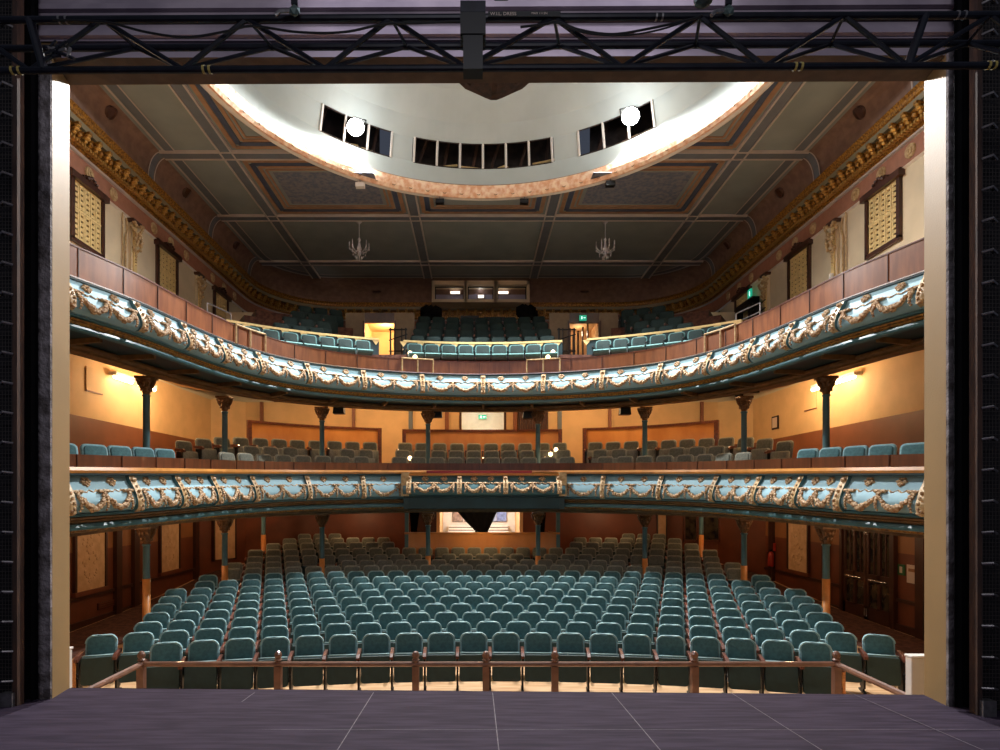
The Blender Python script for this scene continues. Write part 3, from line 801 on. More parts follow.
# ------------------------------------------------------------------ shutters on the gallery side walls
def shutter(sx, y, label):
    o = empty('wall_shutter', (sx*W, y, 5.88), label, 'shutter', 'shuttered openings on gallery side walls', 0)
    f = lambda x: -sx*x
    def bx(mb, d0, d1, a, b, z0, z1, m):
        x0, x1 = sorted((f(d0), f(d1))); mb.box(x0, x1, a, b, z0, z1, m)
    mb = MB(); bx(mb, .0, .1, -.6, -.5, 0, 1.36, M_dkwood); bx(mb, .0, .1, .5, .6, 0, 1.36, M_dkwood); bx(mb, 0, .1, -.6, .6, -.06, .04, M_dkwood)
    part(mb, 'frame', o)
    mb = MB(); bx(mb, .01, .03, -.5, .5, .04, 1.38, M_shutdk)
    for k in range(5):
        a = -.5+.2*k; bx(mb, .03, .06, a+.01, a+.055, .04, 1.36, M_shut); bx(mb, .03, .06, a+.145, a+.19, .04, 1.36, M_shut)
        for q in range(11): bx(mb, .03, .055, a+.05, a+.15, .05+.122*q, .05+.122*q+.075, M_shut)
    for q in (0, .68, 1.3): bx(mb, .03, .065, -.5, .5, q+.03, q+.08, M_shut)
    part(mb, 'lattice', o, 'cream pierced lattice')
    mb = MB(); bx(mb, 0, .17, -.68, .68, 1.36, 1.5, M_dkwood); bx(mb, 0, .13, -.66, .66, 1.5, 1.54, M_dkwood)
    for q, (w_, h_) in enumerate(((.26, .1), (.18, .16), (.09, .2))): bx(mb, 0, .14+.01*q, -w_, w_, 1.5, 1.52+h_*.6, M_dkwood)
    for q in range(5): mb.blob((f(.17), -.16+.08*q, 1.54+.04*(2-abs(q-2))), .05, M_dkwood)
    part(mb, 'hood', o, 'dark carved hood')
for sx, nm in ((-1, 'left'), (1, 'right')):
    for y, wd in ((14.1, 'nearest the stage'), (17.75, 'in the middle of three'), (21.5, 'furthest back beside the railing')):
        shutter(sx, y, 'cream lattice shutter with dark hood on %s gallery wall, %s' % (nm, wd))
# pilasters with plaster ornaments
for sx, nm in ((-1, 'left'), (1, 'right')):
    for y, wd in ((12.3, 'nearest the stage'), (15.95, 'between the first two shutters'), (19.7, 'between the last two shutters')):
        o = empty('wall_pilaster', (sx*W, y, 4.2), 'cream pilaster with foliate capital on %s gallery wall, %s' % (nm, wd), 'pilaster', 'pilasters on gallery side walls')
        q = lambda a, b: sorted((-sx*a, -sx*b))
        mb = MB(); mb.box(*q(0, .1), -.13, .13, 0, 3.1, M_cream); mb.box(*q(.1, .14), -.07, .07, 0, 3.05, M_shut)
        part(mb, 'shaft', o)
        mb = MB(); r = random.Random(int(y)); 
        for k in range(34):
            z = 2.35+.75*r.random(); w_ = .1+.2*(z-2.35)/.75
            mb.blob((-sx*(.14+.1*r.random()), r.uniform(-w_, w_), z), (.05, .045, .06), M_cons)
        for k in range(5): mb.blob((-sx*.15, 0, 2.3-.08*k), .05-.007*k, M_cons)
        mb.box(*q(0, .2), -.2, .2, 3.08, 3.16, M_dkwood)
        part(mb, 'capital', o, 'foliate plaster capital')
        if y < 17:
            part(MB().tube([(-sx*.06, -.32, 0), (-sx*.06, -.32, 2.6), (-sx*.06, -.24, 2.85), (-sx*.06, -.3, 3.1)], .022, M_cons, 6).tube([(-sx*.06, -.45, 0), (-sx*.06, -.45, 3.2)], .018, M_cons, 6).tube([(-sx*.18, -.02, 1.2), (-sx*.18, -.02, 1.75)], .06, M_white, 8), 'conduit', o)

# ------------------------------------------------------------------ gallery fittings
for sx in (-1, 1):
    struct(MB().box(min(sx*9.3, sx*7.6), max(sx*9.3, sx*7.6), 21.8 if sx < 0 else 21.8, 22.0, 3.4, 6.75, M_cream).build('wall_vomitory_'+('left' if sx < 0 else 'right')))
# doorway walls
def doorwall(sx):
    mb = MB(); a0, a1 = 3.05, 4.08
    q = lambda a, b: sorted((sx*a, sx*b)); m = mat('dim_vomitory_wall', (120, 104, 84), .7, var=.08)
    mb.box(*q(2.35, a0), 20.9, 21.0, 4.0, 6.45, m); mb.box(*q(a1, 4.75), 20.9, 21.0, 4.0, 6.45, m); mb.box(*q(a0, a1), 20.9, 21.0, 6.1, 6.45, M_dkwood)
    mb.box(*q(a0-.06, a0), 20.84, 21.02, 4.3, 6.16, M_dkwood); mb.box(*q(a1, a1+.06), 20.84, 21.02, 4.3, 6.16, M_dkwood)
    mb.box(*q(2.6, 4.4), 23.0, 23.1, 4.2, 6.36, M_warm); mb.box(*q(a0-.2, a0-.1), 21.0, 23.0, 4.2, 6.36, M_warm); mb.box(*q(a1+.1, a1+.2), 21.0, 23.0, 4.2, 6.36, M_warm)
    mb.box(*q(2.8, 4.3), 21.0, 23.1, 6.36, 6.44, M_warm); mb.box(*q(2.8, 4.3), 20.9, 23.1, 4.6, 4.7, M_carpet)
    if sx > 0:
        for k in range(6): mb.box(3.1+.14*k, 3.15+.14*k, 22.6-.2*k, 22.7-.2*k, 4.7, 5.9+.08*k, M_dkwood)
    return mb
struct(doorwall(-1).build('door_1')); struct(doorwall(1).build('door_2'))
# stair rakes beside doors
for sx in (-1, 1):
    o = empty('aisle_barrier', (sx*2.75, 19.6, 4.3), 'dark metal barrier with posts beside the %s gallery doorway' % ('left' if sx < 0 else 'right'), 'barrier', 'barriers at gallery doorways')
    part(MB().tube([(-.25, 0, 0), (-.25, 0, 1.25)], .03, M_blk, 6).tube([(.25, 0, 0), (.25, 0, 1.25)], .03, M_blk, 6).tube([(-.12, 0, 0), (-.12, 0, 1.25)], .02, M_blk, 6).tube([(.12, 0, 0), (.12, 0, 1.25)], .02, M_blk, 6), 'post', o)
    part(MB().tube([(-.3, 0, 1.2), (.3, 0, 1.2)], .025, M_blk, 6).tube([(-.3, 0, .85), (.3, 0, 1.05)], .02, M_blk, 6).tube([(-.3, 0, .5), (.3, 0, .5)], .02, M_blk, 6), 'rail', o)
# operators' dark desk with drapes at centre rear
o = empty('control_desk', (0, 22.6, 5.9), 'black-draped control desk at centre behind the gallery seats', 'desk')
part(MB().box(-2.3, 2.3, 0, .7, -1.6, .62, M_drape), 'drape', o)
part(MB().box(-2.4, 2.4, -.1, .75, .62, .7, M_blk), 'desktop', o)
mb = MB(); rnd = random.Random(4)
for x in (-1.9, 1.75):
    mb = MB()
    for k in range(16): mb.blob((x+rnd.uniform(-.2, .2), .2+rnd.uniform(-.1, .1), .85+rnd.uniform(-.1, .35)), rnd.uniform(.22, .3), M_drape)
    part(mb, 'cover', o, 'black cloth heaped over equipment')
part(MB().box(-.8, -.1, .1, .5, .72, 1.0, M_blk).box(.1, .9, .1, .5, .72, .95, M_blk), 'console', o)

def tubeobj(name, polys, r, m, label, cat, group, org):
    o = empty(name, org, label, cat, group)
    top, posts = polys
    part(MB().tube([tuple(p[k]-org[k] for k in range(3)) for p in top], r, m, 8), 'rail', o)
    for ps in posts: part(MB().tube([tuple(p[k]-org[k] for k in range(3)) for p in ps], r, m, 8), 'post', o)
    return o
# cream hoop rails on the gallery parapet
def hoop(s0, s1, label):
    pts = []; n = 8
    y0 = FR.at((s0+s1)/2)[1]; zt = pz2(y0, .375)+.035
    for i in range(n+1):
        s = s0+(s1-s0)*i/n; x, y = FR.off(s, .055); pts.append((x, y, zt))
    a, b = pts[0], pts[-1]; mid = pts[n//2]; zb_ = pz2(y0, .05)+.0
    pts = [(a[0], a[1], zt-.06)]+pts+[(b[0], b[1], zt-.06)]
    tubeobj('hoop_rail', (pts, [[(a[0], a[1], zb_), (a[0], a[1], zt-.05)], [(mid[0], mid[1], zb_), (mid[0], mid[1], zt)], [(b[0], b[1], zb_), (b[0], b[1], zt-.05)]]), .022, M_cons, label, 'rail', 'cream hoop rails on the gallery parapet', (a[0], a[1], zb_))
m_ = FR.mid
hoop(m_-2.25, m_-1.4, 'cream hoop rail on gallery parapet, left of the centre seats')
hoop(m_+1.2, m_+2.1, 'cream hoop rail on gallery parapet, right of the centre seats')
hoop(m_-6.9, m_-6.0, 'cream hoop rail on gallery parapet at the far left bend')
hoop(m_+6.0, m_+6.9, 'cream hoop rail on gallery parapet at the far right bend')
# grey side railings
for sx, nm in ((-1, 'left'), (1, 'right')):
    X = sx*7.3
    P0, P1 = (sx*7.65, 16.6), (sx*7.2, 17.1)
    def rp(f, z): return (P0[0]+(P1[0]-P0[0])*f, P0[1]+(P1[1]-P0[1])*f, z)
    tubeobj('guard_rail', ([rp(0, 5.4), rp(1, 5.25)], [[rp(0, 3.9), rp(0, 5.4)], [rp(1, 3.9), rp(1, 5.25)], [rp(0, 5.15), rp(1, 5.0)], [rp(0, 4.9), rp(1, 4.75)]]), .02, M_steel, 'grey metal guard rail at the %s end of the gallery seats' % nm, 'rail', 'guard rails ending gallery seats', rp(0, 3.5))

# aisle lamps
def aislelamp(x, y, z, h, label, group):
    o = empty('aisle_lamp', (x, y, z), label, 'lamp', group)
    part(MB().tube([(0, 0, 0), (0, 0, h)], .02, M_blk, 8).tube([(0, 0, 0), (0, 0, .03)], .06, M_blk, 8), 'post', o)
    part(MB().lathe(0, 0, [(.02, h), (.055, h+.03), (.065, h+.07), (.05, h+.11), (.015, h+.13)], M_bulb, 10), 'globe', o)
def px2(px, py, Y):
    return ((px-475)*Y/600-.24, Y, (498-py)*Y/600)
for i, (px, py, Y) in enumerate(((405, 349, 18.9), (410, 353, 18.2), (415, 357, 17.6), (548, 357, 17.6), (553, 352, 18.2), (557.5, 347.5, 18.9))):
    x, y, z = px2(px, py, Y)
    aislelamp(x, y, z-.6, .53, 'small lit aisle globe on %s gallery aisle, %s' % ('left' if i < 3 else 'right', ['topmost', 'middle', 'lowest', 'lowest', 'middle', 'topmost'][i]), 'aisle lamps in the gallery')
for i, (px, py, Y) in enumerate(((400, 449, 19.3), (405.5, 452.5, 18.5), (410, 458, 17.9), (545, 459, 17.7), (550.5, 454, 18.2), (556, 449.5, 18.8), (560, 445, 19.4))):
    x, y, z = px2(px, py, Y)
    aislelamp(x, y, z-.5, .43, 'small lit aisle globe on %s dress circle aisle, %s' % ('left' if i < 3 else 'right', ['topmost', 'middle', 'lowest', 'lowest', 'second from the bottom', 'second from the top', 'topmost'][i]), 'aisle lamps in the dress circle')

# ------------------------------------------------------------------ seats
def rrect(w, z0, z1, rt, rb=.02, n=5):
    pts = []
    for cx, cz, r, a0 in ((w/2-rb, z0+rb, rb, -90), (w/2-rt, z1-rt, rt, 0), (-w/2+rt, z1-rt, rt, 90), (-w/2+rb, z0+rb, rb, 180)):
        for k in range(n+1):
            a = R_(a0+90*k/n); pts.append((cx+r*cos(a), cz+r*sin(a)))
    return pts
def slab(mb, poly, y0, y1, m, tilt=0, zr=0, rim=.012):
    """softly rounded slab: outline in xz, thickness in y, leaning back by tilt per metre above zr"""
    cx = 0; cz = sum(p[1] for p in poly)/len(poly); rings = []
    for f, sh in ((0, 1-rim*5), (.2, 1-rim), (.5, 1), (.8, 1-rim), (1, 1-rim*5)):
        rings.append([(x*sh, y0+(y1-y0)*f+tilt*(z-zr), cz+(z-cz)*sh) for x, z in poly])
    mb.loft(rings, m, True, True)
def outline(poly, y, tilt, zr, r, mb, m, lo=-9):
    pts = [(x, y+tilt*(z-zr), z) for x, z in poly if z > lo]
    mb.tube(pts, r, m, 6)
M_pipe = mat('edge_lit_teal_piping', (150, 184, 184), .55, var=.05)  # light caught along the seat edges put into the piping colour
def stalls_seat(full=True):
    o = empty('stalls_seat', (0, 0, 0), '', 'seat')
    mb = MB(); slab(mb, rrect(.445, .40, .885, .115), .03, .10, M_teal_rim, .16, .4); part(mb, 'backrest', o, smooth=True)
    mb = MB(); outline(rrect(.435, .40, .88, .115)[5:19], .028, .16, .4, .011, mb, M_pipe, .46); outline([(-.222, .603), (.222, .603)], -.13, .12, .2, .010, mb, M_pipe); part(mb, 'piping', o, 'piping paled as an edge highlight', smooth=True)
    mb = MB(); slab(mb, rrect(.39, .45, .862, .095), .018, .05, M_teal, .16, .4, .012); part(mb, 'back_cushion', o, smooth=True)
    mb = MB(); slab(mb, rrect(.455, .17, .585, .02, .05), -.17, -.12, M_pan, .12, .2, .004)
    part(mb, 'seat_pan', o, 'dark green tipped-up seat underside', smooth=False)
    mb = MB(); slab(mb, rrect(.44, .2, .602, .03, .05), -.125, -.02, M_teal_rim, .12, .2, .01); part(mb, 'seat_cushion', o, smooth=True)
    mb = MB(); arm(mb, -.26, M_arm); part(mb, 'armrest', o, bevel=0)
    mb = MB(); stand(mb, -.26); part(mb, 'standard', o)
    return o
def arm(mb, x, m):
    P = [(-.27, .56), (-.27, .60), (-.2, .64), (.1, .66), (.12, .64), (.1, .60), (-.1, .58), (-.22, .55)]
    n = len(P)
    mb.add([(x-.025, y, z) for y, z in P]+[(x+.025, y, z) for y, z in P], [tuple(range(n)), tuple(range(2*n-1, n-1, -1))]+[(i, i+n, (i+1) % n+n, (i+1) % n) for i in range(n)], m)
def stand(mb, x):
    mb.box(x-.014, x+.014, -.17, .05, .08, .57, M_blk); mb.box(x-.02, x+.02, -.2, .1, 0, .03, M_blk); mb.box(x-.014, x+.014, -.12, .0, 0, .1, M_blk)
    for z in (.3, .36): mb.blob((x, -.19, z), .016, M_blk)
seat0 = stalls_seat()
seatL = stalls_seat()   # with end panel at its left
mb = MB(); mb.box(-.3, -.277, -.22, .08, .05, .62, M_endp); mb.box(-.305, -.27, -.24, -.2, .05, .6, M_endp); part(mb, 'end_panel', seatL, 'amber wood aisle end panel')
seatR = stalls_seat()
mb = MB(); arm(mb, .26, M_arm); part(mb, 'armrest', seatR); mb = MB(); stand(mb, .26); part(mb, 'standard', seatR)
mb = MB(); mb.box(.277, .3, -.22, .08, .05, .62, M_endp); mb.box(.27, .305, -.24, -.2, .05, .6, M_endp); part(mb, 'end_panel', seatR, 'amber wood aisle end panel')
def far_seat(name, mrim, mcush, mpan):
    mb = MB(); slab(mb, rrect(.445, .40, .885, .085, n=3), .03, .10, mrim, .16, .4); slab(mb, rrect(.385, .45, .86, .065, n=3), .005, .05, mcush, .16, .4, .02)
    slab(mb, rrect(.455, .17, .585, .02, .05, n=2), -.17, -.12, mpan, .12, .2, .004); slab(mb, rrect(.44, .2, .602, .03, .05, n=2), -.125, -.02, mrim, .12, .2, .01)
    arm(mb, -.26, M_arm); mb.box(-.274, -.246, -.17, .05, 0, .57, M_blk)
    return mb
for r_ in (seat0, seatL, seatR): kids(r_)
COLS = [(7.25, 12.8), (6.62, 15.3), (4.6, 17.1), (1.64, 17.9)]
colxy = [(sx*x, y) for x, y in COLS for sx in (-1, 1)]+[(7.15, 19.6), (-7.15, 19.6)]
counts = [20, 25, 24, 25, 26, 27, 28, 27, 28, 27, 28, 27, 28, 27, 26, 25]
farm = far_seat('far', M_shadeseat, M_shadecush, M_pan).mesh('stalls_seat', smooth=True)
farstuff = []
used = set()
for ri, n in enumerate(counts):
    Y0 = 9.64+.795*ri; Rr = Y0-CY; keep = []
    for i in range(n):
        s = (i-(n-1)/2)*.52; ph = s/Rr; x = Rr*sin(ph); y = CY+Rr*cos(ph)
        if any(math.dist((x, y-.05), c) < .42 for c in colxy): continue
        if ri >= 13 and abs(x) < 2.95: continue
        if y > 21.2: continue
        keep.append((x, y, ph))
    for i, (x, y, ph) in enumerate(keep):
        z = rowz(Y0); wd = ORD[ri+1]
        pl = place_in(i, len(keep))
        lab = 'teal tip-up seat, %s stalls row from stage, %s' % (wd, pl)
        if ri < 9:
            first = i == 0 or (i > 0 and math.dist(keep[i-1][:2], (x, y)) > .7); last = i == len(keep)-1 or math.dist(keep[i+1][:2], (x, y)) > .7
            proto = seatL if first else seatR if last else seat0
            if proto.name not in used:
                used.add(proto.name); proto.location = (x, y, z); proto['_w'] = [x, y, z]; proto.rotation_euler = (0, 0, -ph); proto['label'] = lab; proto['group'] = 'teal seats in the stalls'
            else: dup(proto, (x, y, z), -ph, lab, 'teal seats in the stalls')
        elif ri < 12:
            o = bpy.data.objects.new('stalls_seat', farm); COL.objects.link(o); o.location = (x, y, z); o.rotation_euler = (0, 0, -ph); o['_w'] = [x, y, z]
            tag(o, 'shaded teal seat under the balcony, %s stalls row from stage, %s' % (wd, pl), 'seat', 'shaded seats in the rear stalls'); ROOTS.append(o)
        else: farstuff.append((x, y, z, ph))
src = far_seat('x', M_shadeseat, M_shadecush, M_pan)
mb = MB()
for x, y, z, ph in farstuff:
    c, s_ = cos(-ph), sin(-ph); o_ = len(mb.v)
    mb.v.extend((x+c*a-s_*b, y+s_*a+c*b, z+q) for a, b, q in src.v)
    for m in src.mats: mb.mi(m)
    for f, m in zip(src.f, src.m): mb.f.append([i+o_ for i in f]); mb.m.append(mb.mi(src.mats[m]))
o = mb.build('stalls_seats', smooth=True); tag(o, 'last rows of shaded teal tip-up seats deep under the balcony against the brown wall', 'seats'); o['kind'] = 'stuff'

# dress circle seats
def circle_seat(mr, mc, down=False):
    o = empty('gallery_chair' if mr in (M_gal, M_gal_shade) else 'circle_chair', (0, 0, 0), '', 'seat')
    mb = MB(); slab(mb, rrect(.46, .38, .88, .09, n=4), .03, .11, mr, .18, .4); slab(mb, rrect(.39, .45, .85, .07, n=4), .005, .05, mc, .18, .4, .02); part(mb, 'backrest', o, smooth=True)
    mb = MB()
    if down:
        P = [(-.44, .40), (-.46, .44), (-.42, .48), (0, .45), (.02, .38), (-.4, .37)]; n = len(P)
        mb.add([(-.225, y, z) for y, z in P]+[(.225, y, z) for y, z in P], [tuple(range(n)), tuple(range(2*n-1, n-1, -1))]+[(i, i+n, (i+1) % n+n, (i+1) % n) for i in range(n)], mr)
    else: slab(mb, rrect(.46, .17, .60, .03, .05, n=3), -.17, -.02, mr, .12, .2, .01)
    part(mb, 'seat_cushion', o, smooth=not down)
    mb = MB(); arm(mb, -.265, M_arm if not down else M_blk); mb.box(-.28, -.25, -.17, .05, 0, .57, M_blk); part(mb, 'armrest', o)
    return o
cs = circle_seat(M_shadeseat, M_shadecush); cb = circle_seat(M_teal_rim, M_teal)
gs = circle_seat(M_gal, M_gal_shade, True); gs2 = circle_seat(M_gal_shade, M_gal_shade, False)
for r_ in (cs, cb, gs, gs2): kids(r_)
def put(proto, x, y, z, rz, lab, grp):
    if proto.name not in used:
        used.add(proto.name); proto.location = (x, y, z); proto['_w'] = [x, y, z]; proto.rotation_euler = (0, 0, rz); proto['label'] = lab; proto['group'] = grp
    else: dup(proto, (x, y, z), rz, lab, grp)
CIRC = [(.95, .33, 'front'), (1.8, .60, 'middle'), (2.65, .90, 'rear')]
for d, zf_, nm in CIRC:
    # arclength on the offset curve
    blocks = {'centre': [], 'left rear': [], 'right rear': [], 'left side': [], 'right side': []}
    s = FR.mid; 
    pts = []
    for sg in (-1, 1):
        s = FR.mid; acc = .265; last = FR.off(s, d)
        while .8 < s < FR.L-.8:
            s += sg*.02; p = FR.off(s, d); acc += math.dist(p, last); last = p
            if acc >= (.53 if FR.at(s)[1] > 13.9 else .62):
                acc = 0; x, y = p; _, y0, tx, ty = FR.at(s)
                pts.append((x, y, atan2(ty, tx), y0))
    pts = [p for p in pts if not (2.45 < abs(p[0]) < 3.15)]
    for x, y, a, y0 in pts:
        if any(math.dist((x, y), c) < .33 for c in colxy): continue
        if abs(x) < 2.5: k = 'centre'
        elif y0 > 13.9: k = ('left' if x < 0 else 'right')+' rear'
        else: k = ('left' if x < 0 else 'right')+' side'
        if 'side' in k and (nm != 'front' or 12.9 < y0 < 13.9 or y0 < 8.5): continue
        w = ss(12.5, 15.2, y0)
        blocks[k].append((x, y, a, dip(y0)-.64+(.33+(zf_-.33)*w)))
    for k, L in blocks.items():
        L.sort()
        if 'side' in k: L.sort(key=lambda q: q[1])
        for i, (x, y, a, z) in enumerate(L):
            if 'side' in k:
                wd = ORD[i+1]+' from the stage' if i < 18 else 'last'
                lab = 'blue-green seat behind %s dress circle rail, %s' % (k.split()[0], wd)
                # these turn towards the stage
                put(cb, x, y, z, a*.75, lab, 'side seats of the dress circle')
            else:
                put(cs, x, y, z, a, 'warm-lit teal dress circle seat, %s row of %s block, %s' % (nm, k, place_in(i, len(L))), 'rear seats of the dress circle')
# gallery seats
nrow = ['front', 'second', 'third', 'fourth', 'fifth']
for k in range(5):
    Rg = 11.2+.85*k; bl = {'left': [], 'centre': [], 'right': []}
    n = int(2*1.0*Rg/.52)
    for i in range(-n//2-1, n//2+2):
        ph = (i*.52)/Rg
        if abs(ph) > .68: continue
        x = Rg*sin(ph); y = 7.3+Rg*cos(ph)
        if abs(x) < 2.42: b = 'centre'
        elif abs(x) > (3.35 if k == 0 else 4.65) and abs(x) < (6.75 if k == 0 else 6.1): b = 'left' if x < 0 else 'right'
        else: continue
        bl[b].append((x, y, -ph, 3.87+.47*k))
    for b, L in bl.items():
        L.sort()
        for i, (x, y, a, z) in enumerate(L):
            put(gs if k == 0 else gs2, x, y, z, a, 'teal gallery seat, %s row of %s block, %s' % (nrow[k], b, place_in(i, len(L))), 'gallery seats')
# cream-capped divider behind the first gallery row
for b, (p0, p1) in {'left': (-.66, -.28), 'centre': (-.215, .215), 'right': (.28, .66)}.items():
    mb = MB(); Rg = 11.2+.27; rr = []
    for i in range(25):
        ph = p0+(p1-p0)*i/24
        rr.append([((Rg+dr)*sin(ph), 7.3+(Rg+dr)*cos(ph), z) for dr, z in ((0, 3.9), (0, 4.82), (.1, 4.82), (.1, 3.9))])
    mb.loft(rr, M_tealdk)
    x, y = Rg*sin((p0+p1)/2), 7.3+Rg*cos((p0+p1)/2)
    o = empty('seat_divider', (x, y, 3.87), 'cream-topped low divider behind the front row of %s gallery seats' % b, 'divider', 'dividers behind front gallery seats')
    mb.build('panel', o)
    mb = MB(); rr = []
    for i in range(25):
        ph = p0+(p1-p0)*i/24
        rr.append([((Rg+dr)*sin(ph), 7.3+(Rg+dr)*cos(ph), z) for dr, z in ((-.03, 4.81), (-.03, 4.87), (.13, 4.87), (.13, 4.81), (-.03, 4.81))])
    mb.loft(rr, M_shut)
    ph = p0
    while ph < p1:
        c = (Rg-.02)*sin(ph), 7.3+(Rg-.02)*cos(ph); t = (cos(ph), -sin(ph))
        mb.add([(c[0]-t[0]*.12, c[1]-t[1]*.12, 4.82), (c[0]+t[0]*.12, c[1]+t[1]*.12, 4.82), (c[0], c[1], 4.66)], [(0, 2, 1)], M_shut); ph += .52/11.2
    mb.build('cap', o)['label'] = 'cream wooden cap'

# dress circle partitions
def partition(name, pts, z0, zt, label):
    p = Path(pts, 4); x, y = p.at(p.L/2)[:2]
    o = empty('partition', (x, y, z0), label, 'partition', 'low partitions behind dress circle seats')
    mb = sweep(p, [(0, z0), (0, zt), (.06, zt), (.06, z0)], lambda y, z: z, M_orange, n=16); mb.build('panel', o)
    mb = sweep(p, [(-.03, zt), (-.03, zt+.07), (.1, zt+.07), (.1, zt), (-.03, zt)], lambda y, z: z, M_arm, n=16)
    for e in (0, p.L):
        q = p.at(e); mb.obox(q[:2], (q[2], q[3]), (-q[3], q[2]), .06, .06, z0, zt+.07, M_arm)
    mb.build('rail', o)
partition('partition', [(-2.6, 20.0), (0, 20.1), (2.6, 20.0)], .8, 2.22, 'orange wood partition behind the centre dress circle seats')
partition('partition', [(-7.05, 18.1), (-6.0, 19.0), (-4.8, 19.7), (-3.45, 20.2)], .8, 2.28, 'orange wood partition behind the left rear dress circle seats')
partition('partition', [(3.45, 20.2), (4.8, 19.7), (6.0, 19.0), (7.05, 18.1)], .8, 2.28, 'orange wood partition behind the right rear dress circle seats')
# curtain and pilasters on circle rear wall
o = MB(); 
for k in range(12): o.tube([(1.35+.09*k, 21.5, 2.2), (1.35+.09*k, 21.5, 3.1)], .05, M_curt, 6)
o = o.build('curtain', org=(1.9, 21.5, 2.2)); tag(o, 'brown striped curtain on the dress circle rear wall, right of the window', 'curtain')
mb = MB()
for x in (-2.55, -1.35+.1, 1.2, 2.8): mb.box(x-.07, x+.07, 21.48, 21.6, .4, 3.45, M_dado if x in (-1.25, 1.2) else M_rib)
for x in (-7.9, -4.6, 4.6, 7.9): mb.box(x-.05, x+.05, 21.48, 21.6, .4, 3.45, M_dado)
struct(mb.build('trim_11'))

# ------------------------------------------------------------------ columns
def column(x, y, z0, z1_, label, base=True, group=None, zsplit=None):
    o = empty('cast_iron_column', (x, y, z0), label, 'column', group); H = z1_-z0
    zs = zsplit-z0 if zsplit is not None else .2
    mb = MB().lathe(0, 0, [(.075, zs), (.07, zs+.02), (.068, H-.42), (.085, H-.41), (.085, H-.38), (.065, H-.37)], M_iron, 14); part(mb, 'shaft', o, 'teal painted shaft', smooth=True)
    mb = MB().lathe(0, 0, [(.065, H-.37), (.09, H-.30), (.1, H-.2), (.14, H-.1), (.17, H-.06), (.17, H), (.1, H)], M_capm, 12)
    mb.box(-.17, .17, -.17, .17, H-.05, H, M_capm)
    for k in range(8):
        a = k*pi/4; mb.blob((.12*cos(a), .12*sin(a), H-.16), (.04, .04, .07), M_capm); mb.blob((.1*cos(a+.4), .1*sin(a+.4), H-.27), (.03, .03, .05), M_capm)
    for sx in (-1, 1): mb.tube([(sx*.07, 0, H-.3), (sx*.16, 0, H-.16), (sx*.19, 0, H-.04)], [.02, .025, .035], M_capm, 6)
    part(mb, 'capital', o, 'bronze foliate capital')
    mb = MB().lathe(0, 0, [(.14, 0), (.14, .06), (.1, .1), (.08, .14), (.078, zs)], M_collow if zsplit is not None else M_iron, 14); part(mb, 'base', o, 'amber painted lower shaft' if zsplit is not None else None, smooth=True)
nmc = ['nearest the stage', 'second back from the stage', 'third back from the stage', 'beside the centre seats']
for i, (x, y) in enumerate(COLS):
    for sx, nm in ((-1, 'left'), (1, 'right')):
        dy = dip(y-.9)-.64
        yy = (12.0, 14.4, 16.0, 16.6)[i]
        zt = z1(yy-.2, -.99)
        column(sx*x, y, rowz(sqrt(x*x+(y-CY)**2)+CY)-.02, zt, 'teal and amber stalls column on the %s, %s' % (nm, nmc[i]), group='columns under the dress circle', zsplit=-1.72)
        fz = .33+(dip(yy)-.64)+.0
        column(sx*x, y, fz, 2.58, 'teal iron dress circle column on the %s, %s' % (nm, nmc[i]), group='columns under the gallery')
for sx, nm in ((-1, 'left'), (1, 'right')):
    column(sx*7.15, 19.6, -2.5, -.1, 'slender stalls column at the far back on the %s' % nm, group='columns under the dress circle', zsplit=-1.2)

# ------------------------------------------------------------------ ceilings under the tiers
mb = MB(); rr = []
for i in range(81):
    t = FR.L*i/80; a = FR.off(t, 1.25); ring = [(a[0], a[1], 3.44)]
    for d in (2.5, 4, 6): 
        x, y = FR.off(t, d); ring.append((max(-9.38, min(9.38, x)), min(21.75, y), 3.44))
    rr.append(ring)
mb.loft(rr, M_warm); struct(mb.build('ceiling_circle'))
mb = MB(); rr = []
for i in range(81):
    t = FR.L*i/80; a = FR.off(t, 1.25); ring = []
    for d in (1.25, 2.5, 4, 6): 
        x, y = FR.off(t, d); ring.append((max(-9.38, min(9.38, x)), min(21.75, y), -.12+.0))
    rr.append(ring)
mb.loft(rr, M_ochre); struct(mb.build('ceiling_stalls'))

# ------------------------------------------------------------------ wall lights, speakers, signs
for sx, nm in ((-1, 'left'), (1, 'right')):
    for y, wd in ((15.35, 'nearer the stage'), (16.45, 'further back')):
        o = empty('tube_light', (sx*(W-.12), y, 3.06), 'glowing tube light on the %s dress circle wall, %s' % (nm, wd), 'light', 'tube lights on dress circle walls')
        part(MB().box(-.09, .11, -.42, .42, .0, .1, M_white), 'fitting', o, bevel=.01)
        part(MB().tube([(-sx*.05, -.38, -.03), (-sx*.05, .38, -.03)], .045, M_tube, 10), 'tube', o)
    o = MB().box(-.012, .012, -.3, .3, 0, .55, M_warm).box(-.02 if sx > 0 else -.0, .0 if sx > 0 else .02, -.31, .31, -.03, .0, M_dado)
    vy = 14.4 if sx < 0 else 17.2
    oo = o.build('wall_hatch', org=(0, 0, 0)); oo.location = (sx*(W-.02), vy, 2.55); tag(oo, 'flat painted hatch cover on the %s dress circle wall below the tube lights' % nm, 'hatch')
o = empty('notice_frame', (W-.02, 19.2, 2.2), 'small dark framed notice on the right dress circle wall', 'notice')
part(MB().box(-.03, 0, -.2, .2, 0, .42, M_shutdk), 'frame', o); part(MB().box(-.035, -.03, -.15, .15, .05, .37, M_paper), 'sheet', o)
